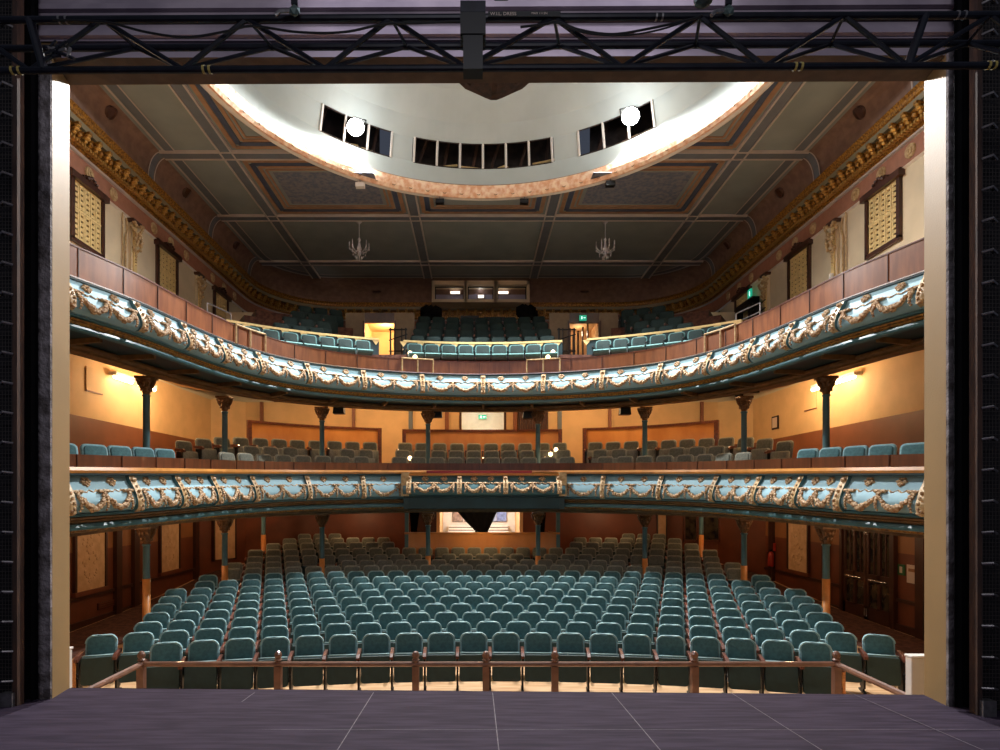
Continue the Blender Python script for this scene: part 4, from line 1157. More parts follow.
for i, (px, py) in enumerate(((339, 408), (437, 412), (528, 413), (625, 409))):
    x, y, z = px2(px, py, 17.2 if i in (0, 3) else 18.0)
    o = empty('loudspeaker', (x, y, z-.17), 'black loudspeaker under the gallery soffit, %s' % ['leftmost of four', 'left of centre', 'right of centre', 'rightmost of four'][i], 'loudspeaker', 'loudspeakers under the gallery')
    part(MB().prism([(-.16, 0), (.16, 0), (.14, .24), (-.14, .24)], -.1, .14, M_blk), 'cabinet', o, bevel=.01)
    part(MB().tube([(0, .02, .24), (0, .02, .48)], .02, M_blk, 6), 'bracket', o)
def exitsign(p, label, face='y', w=.12, h=.09):
    o = empty('exit_sign', p, label, 'exit sign', 'illuminated exit signs')
    if face == 'y':
        part(MB().box(-w, w, -.03, .03, -h, h, M_exit), 'panel', o)
        part(MB().box(-w*.55, -w*.2, -.035, -.03, -h*.5, h*.5, M_exitw).box(w*.1, w*.7, -.035, -.03, -h*.12, h*.12, M_exitw), 'pictogram', o)
    else:
        part(MB().box(-.03, .03, -w, w, -h, h, M_exit), 'panel', o)
        part(MB().box(-.035, -.03, -w*.5, -w*.1, -h*.5, h*.5, M_exitw), 'pictogram', o)
exitsign(px2(583, 318, 20.75), 'green lit exit sign above the right gallery doorway')
exitsign((9.2, 20.6, 7.0), 'green lit exit sign high on the right gallery side wall', face='x', w=.12, h=.16)
exitsign(px2(482.5, 417, 23.4), 'pale green lit exit sign behind the dress circle rear window', w=.16, h=.08)
# dark door frame on right/left gallery side with louvred opening
for sx, nm in ((1, 'right'),):
    o = empty('side_exit_frame', (W-.3, 20.0, 3.5), 'dark timber door frame with railings at the right rear of gallery', 'door frame')
    part(MB().box(-.15, .1, -.1, .05, 0, 3.1, M_blk).box(-.15, .1, 1.1, 1.2, 0, 3.1, M_blk).box(-.15, .1, -.1, 1.2, 3.0, 3.2, M_blk), 'frame', o)
    for k in range(4): part(MB().tube([(-.2, -1.1, 2.0+.25*k), (-.2, -.1, 1.9+.25*k)], .02, M_blk, 6), 'bar', o)
# chandeliers
for sx, nm in ((-1, 'left'), (1, 'right')):
    X, Y, Z = sx*4.1, 20.0, 8.3
    o = empty('chandelier', (X, Y, Z), 'small crystal chandelier hanging from the %s rear ceiling panel' % nm, 'chandelier', 'crystal chandeliers')
    mb = MB().tube([(0, 0, .1), (0, 0, .9)], .012, M_crys, 6).lathe(0, 0, [(.02, -.25), (.07, -.2), (.04, -.1), (.09, 0), (.05, .1), (.03, .25), (.06, .3), (.02, .36)], M_crys, 10).lathe(0, 0, [(.1, .9), (.06, .86), (.01, .82)], M_crys, 10)
    part(mb, 'stem', o)
    for k in range(8):
        a = k*pi/4+.2; c, s_ = cos(a), sin(a)
        mb = MB().tube([(0, 0, -.05), (.15*c, .15*s_, -.12), (.28*c, .28*s_, -.03), (.32*c, .32*s_, .08)], .013, M_crys, 5).lathe(.32*c, .32*s_, [(.04, .08), (.015, .1), (.015, .2), (.003, .24)], M_crys, 6)
        mb.blob((.32*c, .32*s_, .0), (.02, .02, .05), M_crys); mb.blob((.2*c, .2*s_, -.2), (.018, .018, .04), M_crys); mb.blob((.1*c, .1*s_, -.3), (.02, .02, .05), M_crys)
        part(mb, 'arm', o)

# ------------------------------------------------------------------ stalls wall furnishings
def carved(sx, y, label, rear=False):
    z0, z1_ = -2.17, -.72
    o = empty('carved_panel', (sx*(W-.0), y, z0), label, 'wall panel', 'cream carved panels on the stalls walls')
    q = lambda a, b: sorted((-sx*a, -sx*b))
    part(MB().box(*q(0, .04), -.53, .53, .0, 1.45, M_carve), 'panel', o)
    part(MB().box(*q(0, .07), -.6, -.53, -.06, 1.5, M_dkwood).box(*q(0, .07), .53, .6, -.06, 1.5, M_dkwood).box(*q(0, .09), -.62, .62, -.1, -.0, M_brown).box(*q(0, .07), -.6, .6, 1.45, 1.5, M_dkwood), 'frame', o)
    mb = MB(); r = random.Random(int(y*7))
    for k in range(26):  # urn with foliage in relief
        t = r.random(); w_ = .08+.3*abs(sin(t*5)); mb.blob((-sx*.045, r.uniform(-w_, w_), .2+1.1*t), (.014, .05, .05), M_carve)
    for k in range(9): a = pi*k/8; mb.blob((-sx*.045, .22*cos(a), .45-.18*sin(a)), (.016, .045, .04), M_carve)
    mb.box(*q(.04, .05), -.06, .06, .15, .4, M_carve)
    part(mb, 'relief', o)
carved(-1, 14.25, 'large cream carved panel on the left stalls wall, nearest the stage')
carved(-1, 17.95, 'cream carved panel on the left stalls wall, second from the stage')
carved(1, 17.85, 'cream carved panel on the right stalls wall beyond the double doors')
carved(-1, 19.3+.55+.0, 'narrow-looking cream carved panel at the far end of the left stalls wall') if False else None
o = empty('carved_panel', (-8.95, 20.75, -2.1), 'cream carved panel on the slanting left rear corner of stalls', 'wall panel', 'cream carved panels on the stalls walls', rz=R_(-62))
part(MB().box(-.0, .0, 0, 0, 0, 0, M_carve) if False else MB().box(-.42, .42, -.1, -.04, 0, 1.5, M_carve), 'panel', o); part(MB().box(-.48, -.42, -.12, 0, -.05, 1.55, M_dkwood).box(.42, .48, -.12, 0, -.05, 1.55, M_dkwood), 'frame', o)
o.rotation_euler = (0, 0, R_(63))
# vents and bag hooks on left wall
o = MB().box(0, .02, -.35, .35, 0, .16, M_dkwood)
for k in range(3): o.box(.02, .035, -.33, .33, .02+.05*k, .045+.05*k, M_brown)
oo = o.build('wall_vent'); oo.location = (-W, 14.9, -2.72); tag(oo, 'slatted brown air vent low on left stalls wall under the carved panel', 'vent')
# right double door
dd = empty('door_4', (W, 14.7, -3.0), '', 'door'); del dd['label']; del dd['category']; struct(dd)
for sy, nm in ((-1, 'a'), (1, 'b')):
    mb = MB(); c = sy*.46
    mb.box(-.06, 0, c-.45, c+.45, .0, .35, M_dkwood); mb.box(-.06, 0, c-.45, c-.36, 0, 2.35, M_dkwood); mb.box(-.06, 0, c+.36, c+.45, 0, 2.35, M_dkwood)
    mb.box(-.06, 0, c-.36, c+.36, .95, 1.15, M_dkwood); mb.box(-.06, 0, c-.36, c+.36, 2.2, 2.35, M_dkwood); mb.box(-.06, 0, c-.05, c+.05, .3, 2.3, M_dkwood)
    for a, b in ((c-.36, c-.05), (c+.05, c+.36)):
        mb.box(-.02, 0, a, b, .3, 2.25, M_glassdk)
        mb.box(-.04, 0, (a+b)/2-.02, (a+b)/2+.02, 1.1, 2.25, M_dkwood)
    lf = part(mb, 'door_leaf', dd)
    part(MB().tube([(-.1, c-.3, 1.02), (-.1, c+.3, 1.02)], .018, M_chrome, 8).tube([(-.1, c-.3, 1.02), (-.03, c-.3, 1.02)], .018, M_chrome, 6).tube([(-.1, c+.3, 1.02), (-.03, c+.3, 1.02)], .018, M_chrome, 6), 'push_bar', lf)
    part(MB().box(-.08, -.05, c-.42*sy-.02, c-.42*sy+.02, .1, .3, M_chrome).box(-.08, -.05, c-.42*sy-.02, c-.42*sy+.02, 2.1, 2.35, M_chrome), 'bolt', lf)
part(MB().box(-.1, 0, -1.02, -.92, 0, 2.5, M_dkwood).box(-.1, 0, .92, 1.02, 0, 2.5, M_dkwood).box(-.1, 0, -1.02, 1.02, 2.38, 2.5, M_dkwood), 'door_frame', dd)
x_, y_, z_ = W-.01, 13.73, 0
o = MB().box(-.02, 0, -.11, .11, -.12, .12, M_green).box(-.025, -.02, -.04, .04, -.07, .07, M_paper).build('exit_button_sign'); o.location = (W, 13.55, -1.62); tag(o, 'small green sign on the brown wall right of the double doors', 'sign')
o = MB().box(-.02, 0, -.17, .17, -.2, .2, M_paper).box(-.022, -.02, -.12, .12, .05, .12, M_ochre).build('wall_notice'); o.location = (W, 13.2, -1.68); tag(o, 'pale square notice on the brown wall beside the green sign', 'notice')
# extinguisher
p = px2(756, 552, 19.4)
o = empty('fire_extinguisher', (W-.12, 19.3, -2.2), 'red fire extinguisher on the right stalls wall near the back', 'fire extinguisher')
part(MB().lathe(0, 0, [(.08, 0), (.09, .03), (.09, .38), (.06, .46), (.02, .48)], M_red, 12), 'cylinder', o, smooth=True); part(MB().box(-.05, .03, -.02, .02, .48, .55, M_blk).tube([(0, .03, .5), (-.06, .12, .42), (-.06, .12, .15)], .015, M_blk, 6), 'valve', o); part(MB().box(.06, .1, -.12, .12, .5, .75, M_red), 'sign_plate', o)
# rear wall windows of the stalls on the right
for i, (xa, xb_, m, lab) in enumerate(((6.35, 6.6, M_carve, 'narrow cream carved panel on the stalls rear wall'), )):
    o = empty('carved_panel', ((xa+xb_)/2, 21.6, -1.6), lab, 'wall panel', 'cream carved panels on the stalls walls'); part(MB().box(-.14, .14, -.05, 0, 0, 1.2, m), 'panel', o); part(MB().box(-.18, -.14, -.07, 0, -.05, 1.25, M_dkwood).box(.14, .18, -.07, 0, -.05, 1.25, M_dkwood), 'frame', o)
for i, (xa, xb_, wd) in enumerate(((7.3, 7.7, 'window_7'), (7.9, 8.5, 'window_8'))):
    mb = MB().box(xa, xb_, 21.55, 21.6, -1.5, -.4, M_glassdk)
    for a, b in ((xa-.06, xa), (xb_, xb_+.06)): mb.box(a, b, 21.5, 21.6, -1.56, -.34, M_arm)
    mb.box(xa-.06, xb_+.06, 21.5, 21.6, -1.58, -1.5, M_arm); struct(mb.build(wd))
# sound booth box in the rear stalls
o = empty('rear_booth', (0, 19.4, -2.5), 'orange wood booth enclosure at centre back of the stalls under balcony', 'booth')
part(MB().box(-2.48, 2.46, 0, .08, 0, 1.33, M_orange), 'front_panel', o); part(MB().box(-2.52, 2.5, -.04, .14, 1.33, 1.39, M_rail), 'counter', o)
part(MB().box(-2.48, -2.4, 0, 2.1, 0, 1.33, M_orange).box(2.38, 2.46, 0, 2.1, 0, 1.33, M_orange), 'side_panel', o)
for sx in (-1, 1): part(MB().box(sx*2.45-.06, sx*2.45+.06, -.02, .1, 0, 2.4, M_iron), 'post', o)
part(MB().box(-2.1, 2.0, 1.2, 1.25, 1.3, 1.31, M_blk), 'shelf', o)
def drape(pts_top, pts_bot, y, z0, z1_, label, n=24):
    mb = MB(); rr = []
    for i in range(n+1):
        f = i/n; w = .03*sin(f*n*1.3)
        xt = pts_top[0]+(pts_top[1]-pts_top[0])*f; xb_ = pts_bot[0]+(pts_bot[1]-pts_bot[0])*f; col_ = []
        for q in range(9):
            g = q/8; k = g**1.3
            col_.append((xt+(xb_-xt)*min(1, k*1.15), y+w*(1-.5*g), z1_+(z0-z1_)*g))
        rr.append(col_)
    mb.loft(rr, M_drape); mb.loft([[(a, b+.03, c) for a, b, c in col_] for col_ in rr], M_drape)
    o = mb.build('stage_drape', org=((pts_bot[0]+pts_bot[1])/2, y, z0), smooth=True); tag(o, label, 'drape', 'black drapes above the rear booth')
drape((-.95, .55), (-.22, .18), 19.75, -1.2, -.2, 'black drape gathered to a point, hanging in front of the lit lobby opening')
drape((-2.4, -2.05), (-2.35, -2.15), 19.75, -1.15, -.2, 'narrow black drape at the left post of the rear booth')
drape((1.6, 2.1), (1.85, 2.05), 19.75, -1.15, -.2, 'narrow black drape at the right post of the rear booth')

# ------------------------------------------------------------------ PROSCENIUM, stage
LX, LYn, LYf = -4.51, 5.92, 6.32      # left inner edge (world X), near / far Y
RXx, RYn, RYf = 4.32, 5.72, 6.09
zr = lambda y: -2.0+.055*(6.22-y)
def pmesh(P0, z0, z1_, m): 
    n = len(P0)
    return ([(x, y, z0) for x, y in P0]+[(x, y, z1_) for x, y in P0], [tuple(range(n-1, -1, -1)), tuple(range(n, 2*n))]+[(i, (i+1) % n, (i+1) % n+n, i+n) for i in range(n)])
mb = MB()
PL = [(LX+.1-.0, LYn), (LX, LYf), (-10.2, LYf+.05), (-10.2, LYn)]
mb.add(*pmesh(PL, -3.3, 12, None), M_reveal)
mb.add(*pmesh([(LX+.10, LYn-.002), (LX+.1, LYn-.03), (LX-.09, LYn-.04), (LX-.09, LYn-.002)], -2, 4.3, None), M_rough)
mb.add(*pmesh([(LX-.09, LYn-.03), (-10, LYn-.03), (-10, LYn-.002), (LX-.09, LYn-.002)], -2, 12, None), mat('black_masonry', (30, 28, 30), .9, var=.2, bump=.4))
struct(mb.build('wall_proscenium_left'))
mb = MB()
PR = [(RXx, RYf), (RXx-.07, RYn), (10.2, RYn), (10.2, RYf+.05)]
mb.add(*pmesh(PR, -3.3, 12, None), M_reveal)
mb.add(*pmesh([(RXx-.07, RYn-.03), (RXx-.07, RYn-.002), (RXx+.06, RYn-.002), (RXx+.06, RYn-.04)], -2, 4.3, None), M_rough)
mb.add(*pmesh([(RXx+.06, RYn-.03), (RXx+.06, RYn-.002), (10, RYn-.002), (10, RYn-.03)], -2, 12, None), MATS['black_masonry'])
struct(mb.build('wall_proscenium_right'))
zl, zrr = 4.35, 4.23
mb = MB()
A = [(LX-.02, LYn+.01, zl), (RXx+.02, RYn+.01, zrr), (RXx+.02, RYf, zrr), (LX-.02, LYf, zl)]
mb.add(A+[(x, y, 12) for x, y, z in A], [(0, 3, 2, 1)], mat('lintel_brown', (96, 76, 60), .7, var=.15))
mb.add(A+[(x, y, 12) for x, y, z in A], [(4, 5, 6, 7), (1, 2, 6, 5), (2, 3, 7, 6), (3, 0, 4, 7), (0, 1, 5, 4)], M_pelmet)
mb.add([(LX-.2, LYn-.02, zl+.14), (RXx+.2, RYn-.02, zrr+.14), (RXx+.2, RYn-.02, 9), (LX-.2, LYn-.02, 9)], [(0, 1, 2, 3)], M_pelmet)
for k, (dz, dd_) in enumerate(((.16, .05), (.30, .03), (.42, .05))):
    mb.add([(LX-.1, LYn-.02-dd_, zl+dz), (RXx+.1, RYn-.02-dd_, zrr+dz), (RXx+.1, RYn-.02-dd_, zrr+dz+.05), (LX-.1, LYn-.02-dd_, zl+dz+.05),
            (LX-.1, LYn-.02, zl+dz), (RXx+.1, RYn-.02, zrr+dz), (RXx+.1, RYn-.02, zrr+dz+.05), (LX-.1, LYn-.02, zl+dz+.05)], [(0, 1, 2, 3), (0, 4, 5, 1), (3, 2, 6, 7)], M_pelmet if k != 1 else M_post)
struct(mb.build('wall_proscenium_top'))
# outer hall side walls beside the proscenium are dark brown
# cartouche
o = empty('proscenium_cartouche', (-.03, 6.62, 4.50), 'dark carved cartouche hanging below the centre of the proscenium arch', 'ornament')
mb = MB(); rr = []
for q, (w_, z, dpt_) in enumerate(((.56, .12, .1), (.53, .08, .2), (.34, .03, .26), (.16, -.02, .24), (.05, -.045, .16))):
    rr.append([(-w_, -.2, z), (-w_*.6, -.2-dpt_*.3, z-.01), (0, -.2-dpt_*.4, z-.015), (w_*.6, -.2-dpt_*.3, z-.01), (w_, -.2, z), (w_*.6, .1, z), (-w_*.6, .1, z)])
mb.loft(rr, M_post, True, True); part(mb, 'shell', o)
mb = MB(); rn = random.Random(3)
for k in range(60):
    x = rn.uniform(-.3, .3); mb.blob((x, -.12+rn.uniform(-.12, .1), .0+abs(x)*.2+rn.uniform(-.03, .03)), rn.uniform(.018, .035), M_post)
part(mb, 'carving', o)
# stage floor
mb = MB(); E0 = (LX-.3, LYf+.02, zr(6.3)); 
yl, yr_ = 6.33, 6.08
mb.add([(-8, yl+.07, -2.0), (8, yr_-.07, -2.0), (8, -5, zr(-5)), (-8, -5, zr(-5))], [(0, 1, 2, 3)], M_stage)
mb.add([(-4.5, yl, -2.0), (4.3, yr_+.02, -2.0), (4.3, yr_+.02, -3.3), (-4.5, yl, -3.3), (-4.5, yl, -2.02), (4.3, yr_, -2.02)], [(0, 1, 2, 3)], M_dkwood)
mb.add([(-8, yl+.07, -2.0), (8, yr_-.07, -2.0), (8, yr_-.07, -2.12), (-8, yl+.07, -2.12)], [(0, 1, 2, 3)], M_stage)
struct(mb.build('floor_stage'))
mb = MB()
for k in range(-6, 7):
    x = -.06+1.22*k
    mb.add([(x-.004, 6.15, zr(6.15)+.003), (x+.004, 6.15, zr(6.15)+.003), (x+.004, 1, zr(1)+.003), (x-.004, 1, zr(1)+.003)], [(0, 1, 2, 3)], M_seam)
for y in (5.0, 2.6): mb.add([(-8, y, zr(y)+.003), (8, y, zr(y)+.003), (8, y+.005, zr(y)+.003), (-8, y+.005, zr(y)+.003)], [(0, 1, 2, 3)], M_seam)
s_ = mb.build('trim_12'); struct(s_)
# white block at the foot of each side of the stage
for sx, nm, x0, x1, y, zt in ((-1, 'left', -5.1, -4.77, 6.75, -1.70), (1, 'right', 4.60, 5.0, 6.75, -1.78)):
    o = MB().box(x0, x1, y-.1, y-.0, sfloor(x0, y), zt, M_white).box(x0-.01, x1+.01, y-.11, y+.01, zt, zt+.03, M_white).build('plinth', org=((x0+x1)/2, y, -3.07), bevel=.01)
    tag(o, 'white painted plinth at the foot of the proscenium on the %s' % nm, 'plinth', 'plinths beside the stage')

# orchestra rail
M_orch = mat('brown_rail_wood', (118, 84, 68), .4, var=.15, scale=8, clear=.2)
orr = empty('orchestra_rail', (0, 8.2, -3.07), 'brown wooden orchestra rail with knobbed posts between stage and front row', 'rail')
part(MB().tube([(-4.8, 0, .80), (4.72, 0, .80)], .035, M_orch, 10), 'top_rail', orr)
part(MB().box(-4.8, 4.72, -.03, .03, .06, .3, M_dkwood), 'plinth_board', orr)
for i, x in enumerate((-4.80, -2.93, -1.05, -.09, .85, 2.76, 4.70)):
    mb = MB().box(-.045+x, .045+x, -.045, .045, .0, .77, M_orch).lathe(x, 0, [(.03, .77), (.03, .84), (.055, .86), (.035, .88), (.05, .91), (.05, .94), (.03, .97), (.005, .98)], M_orch, 10)
    part(mb, 'post', orr)
part(MB().tube([(-4.8, 0, .80), (-4.8, -1.25, .80)], .04, M_orch, 8), 'return_rail', orr)
part(MB().tube([(4.7, 0, .80), (4.7, -1.38, .80)], .04, M_orch, 8), 'return_rail', orr)

# ------------------------------------------------------------------ stage side clutter
def sidewing(sx, nm, xin, Y):
    o = empty('wing_drape', (sx*(xin+.06), Y+.06, zr(Y)), 'black serge drape hanging in the %s stage wing beside the proscenium' % nm, 'drape', 'black wing drapes')
    mb = MB(); rr = []
    for i in range(21):
        f = i/20; rr.append([(sx*(-.06+.22*f), .02*sin(f*18), 0.02), (sx*(-.06+.22*f), .02*sin(f*18), 7.5)])
    mb.loft(rr, M_drape); part(mb, 'cloth', o)
    part(MB().tube([(sx*.05, -.06, 1.3), (sx*.05, -.06, 3.4 if sx > 0 else 2.2)], .006, M_white, 6), 'cord', o, 'pale hanging cord')
    x0 = xin+.09
    o = empty('cable_guard', (sx*x0, Y-.05, zr(Y)), 'wire mesh guard between old brown posts in the %s stage wing' % nm, 'guard', 'mesh guards in the wings')
    for a, w_ in ((0, .045), (.62, .05)):
        part(MB().box(min(sx*a, sx*(a+w_)), max(sx*a, sx*(a+w_)), -.04, .05, 0, 7.6, M_post), 'post', o)
    mb = MB()
    for k in range(20): xx = sx*(.05+.03*k); mb.box(xx-.002, xx+.002, -.002, .002, .05, 7.5, M_mesh)
    z = .05
    while z < 7.5: mb.box(min(sx*.05, sx*.62), max(sx*.05, sx*.62), -.003, .001, z, z+.004, M_mesh); z += .035
    part(mb, 'wire_mesh', o)
    z = .25
    for k in range(26):
        part(MB().tube([(sx*.03, -.05, z), (sx*.09, -.1, z+.01), (sx*.16, -.06, z-.01)], .011, M_steel, 6).blob((sx*.12, -.07, z), .02, M_blk), 'shackle', o); z += .28
    part(MB().box(min(sx*.1, sx*.64), max(sx*.1, sx*.64), .1, .14, 0, 7.5, MATS['black_masonry']), 'back_board', o)
    part(MB().box(min(sx*.02, sx*.14), max(sx*.02, sx*.14), -.08, .0, .0, .14, M_steel), 'foot_bracket', o)
sidewing(-1, 'left', 4.47, 5.75); sidewing(1, 'right', 4.20, 5.5)

# ------------------------------------------------------------------ lighting truss
TY = 4.3; zt = lambda x, z: z+(x*.0052)
T = empty('lighting_truss', (0, TY, 3.2), 'long black triangular lighting truss spanning the top of the stage opening', 'truss')
zT, zB, zM = (498-17.5)*TY/600-3.2, (498-68)*TY/600-3.2, (498-46)*(TY+.3)/600-3.2
def chord(y, z, nm): part(MB().tube([(-5, y, zt(-5, z)), (5, y, zt(5, z))], .025, M_truss, 10), 'chord', T)
chord(0, zT, 't'); chord(0, zB, 'b'); chord(.3, zM, 'm')
toX = lambda px, Y=TY: (px-475)*Y/600-.24
tops = [-44, 102, 247, 391, 554, 700, 844, 990]; bots = [30, 183, 325, 466, 622, 765, 907, 1050]
for i, a in enumerate(tops):
    xa = toX(a)
    for b in (bots[i-1] if i else -120, bots[i]):
        xb_ = toX(b); part(MB().tube([(xa, 0, zt(xa, zT)), (xb_, 0, zt(xb_, zB))], .018, M_truss, 6), 'brace', T)
        part(MB().tube([(xa+.08, .3, zt(xa, zM)), (xb_, 0, zt(xb_, zB))], .015, M_truss, 6), 'brace', T)
    part(MB().tube([(xa, 0, zt(xa, zT)), (xa+.08, .3, zt(xa, zM))], .012, M_truss, 6), 'brace', T)
for a, b in ((30, 44), (925, 908)):
    xa, xb_ = toX(a), toX(b)
    part(MB().tube([(xa, 0, zt(xa, zT)), (xb_, 0, zt(xb_, zB))], .03, M_truss, 8), 'joint_plate', T)
mb = MB()
for px, z in ((60, zT), (67, zT), (656, zT), (662, zT), (957, zT), (964, zT)):
    x = toX(px); mb.tube([(x-.006, 0, zt(x, z)), (x+.006, 0, zt(x, z))], .029, M_steel, 10)
for px, z in ((13, zB), (20, zB), (204, zB), (210, zB), (795, zB), (801, zB), (988, zB), (994, zB)):
    x = toX(px); mb.tube([(x-.008, 0, zt(x, z)), (x+.008, 0, zt(x, z))], .0285, M_tag, 10)
part(mb, 'collar', T, 'pale coupling collars and tape bands')
x = toX(473)
part(MB().box(x-.07, x+.07, -.05, .06, zB-.04, zT, M_blk).box(x-.09, x+.09, -.06, .07, zT-.16, zT-.01, M_blk).box(x-.09, x+.09, -.05, .32, zM-.02, zM+.06, M_truss), 'hanging_bracket', T)
mb = MB().box(toX(488), toX(560), -.03, -.024, zt(0, zT)-.016, zt(0, zT)+.022, M_blk); lp = part(mb, 'label_plate', T)
def text(body, size, x, z, par):
    c = bpy.data.curves.new('lettering', 'FONT'); c.body = body; c.size = size; c.extrude = .0008; c.align_x = 'LEFT'
    o = bpy.data.objects.new('lettering', c); COL.objects.link(o); o.parent = par; o.location = (x, -.0325, z); o.rotation_euler = (pi/2, 0, 0); c.materials.append(M_paper)
    bpy.context.view_layer.update(); dg = bpy.context.evaluated_depsgraph_get(); me = bpy.data.meshes.new_from_object(o.evaluated_get(dg)); q = bpy.data.objects.new('lettering', me); COL.objects.link(q)
    q.parent = par; q.location = o.location.copy(); q.rotation_euler = o.rotation_euler.copy(); bpy.data.objects.remove(o); q['_w'] = [0, 0, 0]
text('W.I.L. DRESS', .034, toX(490), zt(0, zT)-.010, lp); text('MAX 1112N', .022, toX(531), zt(0, zT)-.003, lp)
# straps up to the fly floor
for px, lab in ((297, 'left'), (725, 'right')):
    x = toX(px)
    o = empty('truss_sling', (x, TY-.02, 3.2+zB), 'dark hanging sling with clamp holding the truss, on the %s' % lab, 'sling', 'slings holding the truss')
    part(MB().box(-.022, .022, -.05, -.03, zM-zB+.02, 1.1, M_truss), 'strap', o)
    part(MB().tube([(-.03, -.04, zT-zB), (-.1, -.06, zT-zB-.02), (-.13, -.06, zT-zB-.05)], .014, M_steel, 6).blob((0, -.04, zT-zB), (.045, .03, .04), M_clamp), 'clamp', o)
# motor clamp right of bracket
o = empty('cable_connector', (toX(501), TY-.04, 3.2+zM+.12), 'grey-green cable connector box clipped to the truss near its centre', 'connector')
part(MB().box(-.07, .08, -.03, .03, -.02, .08, M_clamp).box(-.05, .05, -.035, .035, -.03, .09, M_clamp), 'box', o, bevel=.006); part(MB().tube([(.08, 0, .02), (.14, 0, .01), (.17, 0, .02)], .02, M_blk, 8), 'plug', o)
o = empty('truss_clamp', (toX(702), TY-.03, 3.2+zM+.1), 'dark round lamp clamp hanging in the truss right of centre', 'clamp')
part(MB().lathe(0, 0, [(.02, -.06), (.06, -.04), (.07, 0), (.06, .05), (.02, .07)], M_clamp, 10), 'body', o); part(MB().tube([(-.05, 0, .05), (-.08, 0, .12), (-.04, 0, .16)], .012, M_clamp, 6), 'hook', o)
o = empty('clamp_cluster', (toX(68), TY-.05, 3.2+zB), 'cluster of steel clamps and cable ties on the left end of truss', 'clamps')
rn = random.Random(9)
for k in range(9): part(MB().tube([(rn.uniform(-.12, .12), 0, rn.uniform(.04, .18)), (rn.uniform(-.12, .12), -.03, rn.uniform(.0, .1))], .012, M_steel if k % 3 == 0 else M_truss, 6), 'clamp', o)
def cable(pts, label, r=.008):
    P = Path([(a, b) for a, b in pts], 8); q = [((px-475)*TY/600-.24, TY-.045, (498-py)*TY/600) for px, py in P.p]
    o = MB().tube(q, r, M_cord, 6).build('power_cable', org=q[0]); tag(o, label, 'cable', 'cables along the truss')
cable([(57, 25), (90, 26), (115, 28), (150, 37), (190, 42), (230, 36), (255, 31), (300, 37), (345, 37), (385, 29), (420, 28), (466, 26)], 'black cable drooping along the truss, left of the centre bracket')
cable([(520, 32), (545, 29), (557, 27), (580, 35), (612, 39), (650, 33), (690, 24), (700, 20)], 'upper black cable drooping along the truss, right of the centre bracket')
cable([(520, 32), (540, 30), (557, 28), (585, 38), (625, 40), (660, 34), (695, 22)], 'lower black cable drooping along the truss, right of the centre bracket', .006)

# ================================================================== LIGHTS
def light(name, typ, loc, energy, color, size=.1, rot=None, spot=None, sy=None, blend=.6):
    l = bpy.data.lights.new(name, typ); l.energy = energy; l.color = color
    if typ == 'AREA':
        l.size = size
        if sy: l.shape = 'RECTANGLE'; l.size_y = sy
    else: l.shadow_soft_size = size
    if typ == 'SPOT': l.spot_size = spot; l.spot_blend = blend
    o = bpy.data.objects.new(name, l); COL.objects.link(o); o.location = loc; ROOTS.append(o); o['_w'] = list(loc)
    if rot: o.rotation_euler = rot
    return o
import mathutils
def aimrot(p, q): return (mathutils.Vector(q)-mathutils.Vector(p)).to_track_quat('-Z', 'Y').to_euler()
CW = (1.0, .985, .97); WARM = (1.0, .66, .34); COOL = (.86, .84, 1.0)
for p in lamp_pos:
    d = mathutils.Vector((0-p[0], 6-p[1], -6-p[2])).normalized(); q = mathutils.Vector(p)+d*.12
    light('dome_lamp', 'SPOT', tuple(q), 7600, CW, .14, aimrot(p, (0, 7, -4)), R_(140), blend=.5)
    light('dome_spill', 'POINT', (p[0]*.9, p[1]-.6, p[2]-.1), 50, CW, .12)
# circle tube lights
for sx in (-1, 1):
    for y in (15.35, 16.45): light('circle_tube', 'POINT', (sx*(W-.9), y, 2.9), 60, (1, .74, .44), .12)
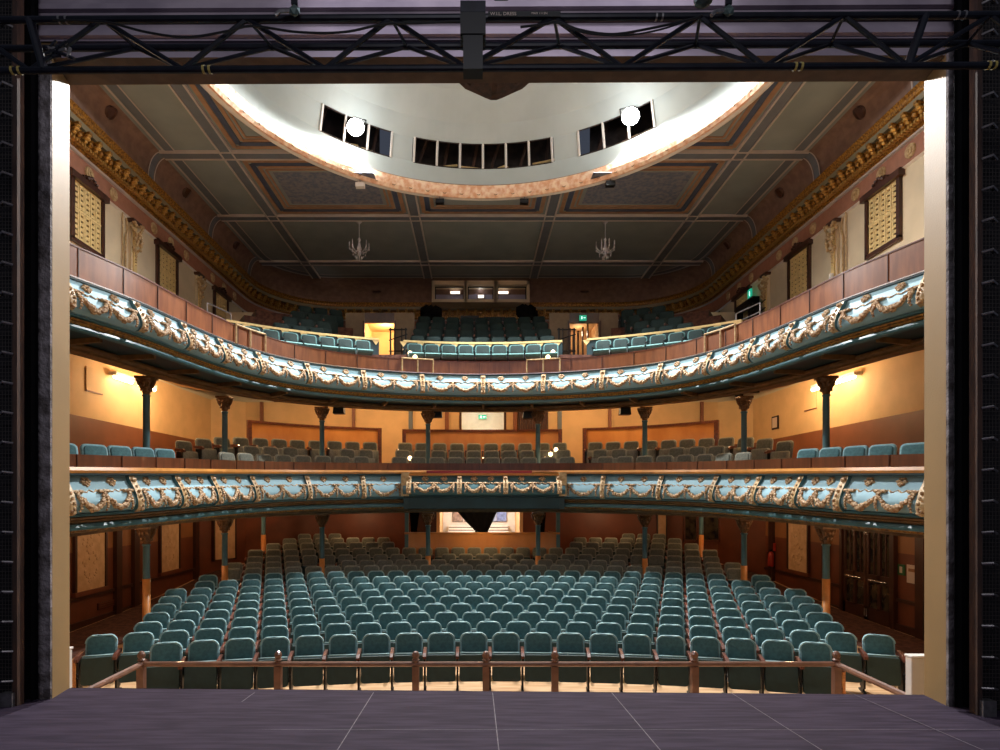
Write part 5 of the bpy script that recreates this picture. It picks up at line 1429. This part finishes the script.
# warm downlights in the circle rear and stalls rear
for x, y in ((-6.8, 18.9), (-4.6, 20.3), (0, 20.6), (4.6, 20.3), (6.8, 18.9), (-2.6, 20.6), (2.6, 20.6)): light('circle_downlight', 'POINT', (x, y-.9, 3.2), 62, (1, .7, .38), .1)
for x, y in ((-7.6, 15.0), (7.6, 15.0), (-7.4, 18.6), (7.4, 18.6), (-4.4, 20.2), (4.4, 20.2), (-8.3, 11.5), (8.3, 11.5)): light('stalls_downlight', 'POINT', (x, y, -.45), 26, (1, .64, .34), .1)
light('booth_light', 'POINT', (0, 18.5, -.6), 42, (1, .66, .34), .1)
light('lobby_light', 'POINT', (0, 22.6, .2), 190, (1, .95, .9), .2)
light('foyer_light', 'POINT', (0, 22.6, 3.2), 25, (1, .9, .7), .1)
light('vomitory_light', 'POINT', (-3.5, 22.0, 6.1), 70, (1, .74, .38), .1)
light('vomitory_light_dim', 'POINT', (3.6, 22.3, 6.1), 10, (1, .74, .5), .1)
light('projection_light', 'POINT', (0, 25.9, 8.9), 1, (.8, .85, 1), .05)
# stage work lights above the opening, plus an added unseen fill behind the camera
for x in (-3.2, 3.2): light('stage_work_light', 'SPOT', (x, 4.7, 5.6), 420, COOL, .3, aimrot((x, 4.7, 5.6), (-x*1.4, 6.1, 1.9)), R_(62), blend=1)
light('front_fill', 'AREA', (0, -2.5, 5.5), 140, (.95, .93, 1.0), 3.0, aimrot((0, -2.5, 5.5), (0, 14, .5)), sy=1.2)
# orchestra floor warm light at the sides
for sx in (-1, 1): light('pit_side_light', 'SPOT', (sx*7.6, 9.2, 1.5), 130, (1, .68, .4), .15, aimrot((sx*7.6, 9.2, 1.5), (sx*6.0, 8.6, -3)), R_(80))
wd = bpy.data.worlds.new('dim_hall_air'); wd.use_nodes = True; wd.node_tree.nodes['Background'].inputs[0].default_value = (.62, .72, 1, 1); wd.node_tree.nodes['Background'].inputs[1].default_value = .07
bpy.context.scene.world = wd

# ================================================================== CAMERA
cam = bpy.data.cameras.new('camera'); co = bpy.data.objects.new('camera', cam); COL.objects.link(co); ROOTS.append(co); co['_w'] = [0, 0, 0]
co.location = (-.24, 0, 0); co.rotation_euler = (pi/2, 0, 0)
cam.sensor_width = 36; cam.lens = 21.6; cam.shift_x = .025; cam.shift_y = .123; cam.clip_start = .05; cam.clip_end = 200
sc = bpy.context.scene; sc.camera = co
# lift everything so the stalls floor is at zero
for o in ROOTS: o.location.z += EYE
for o in bpy.data.objects:
    if '_w' in o: del o['_w']
    if o.type in ('LIGHT', 'CAMERA'): continue
vs = sc.view_settings; vs.view_transform = 'Standard'; vs.look = 'None'; vs.gamma = 1; vs.use_curve_mapping = False; vs.exposure = 0
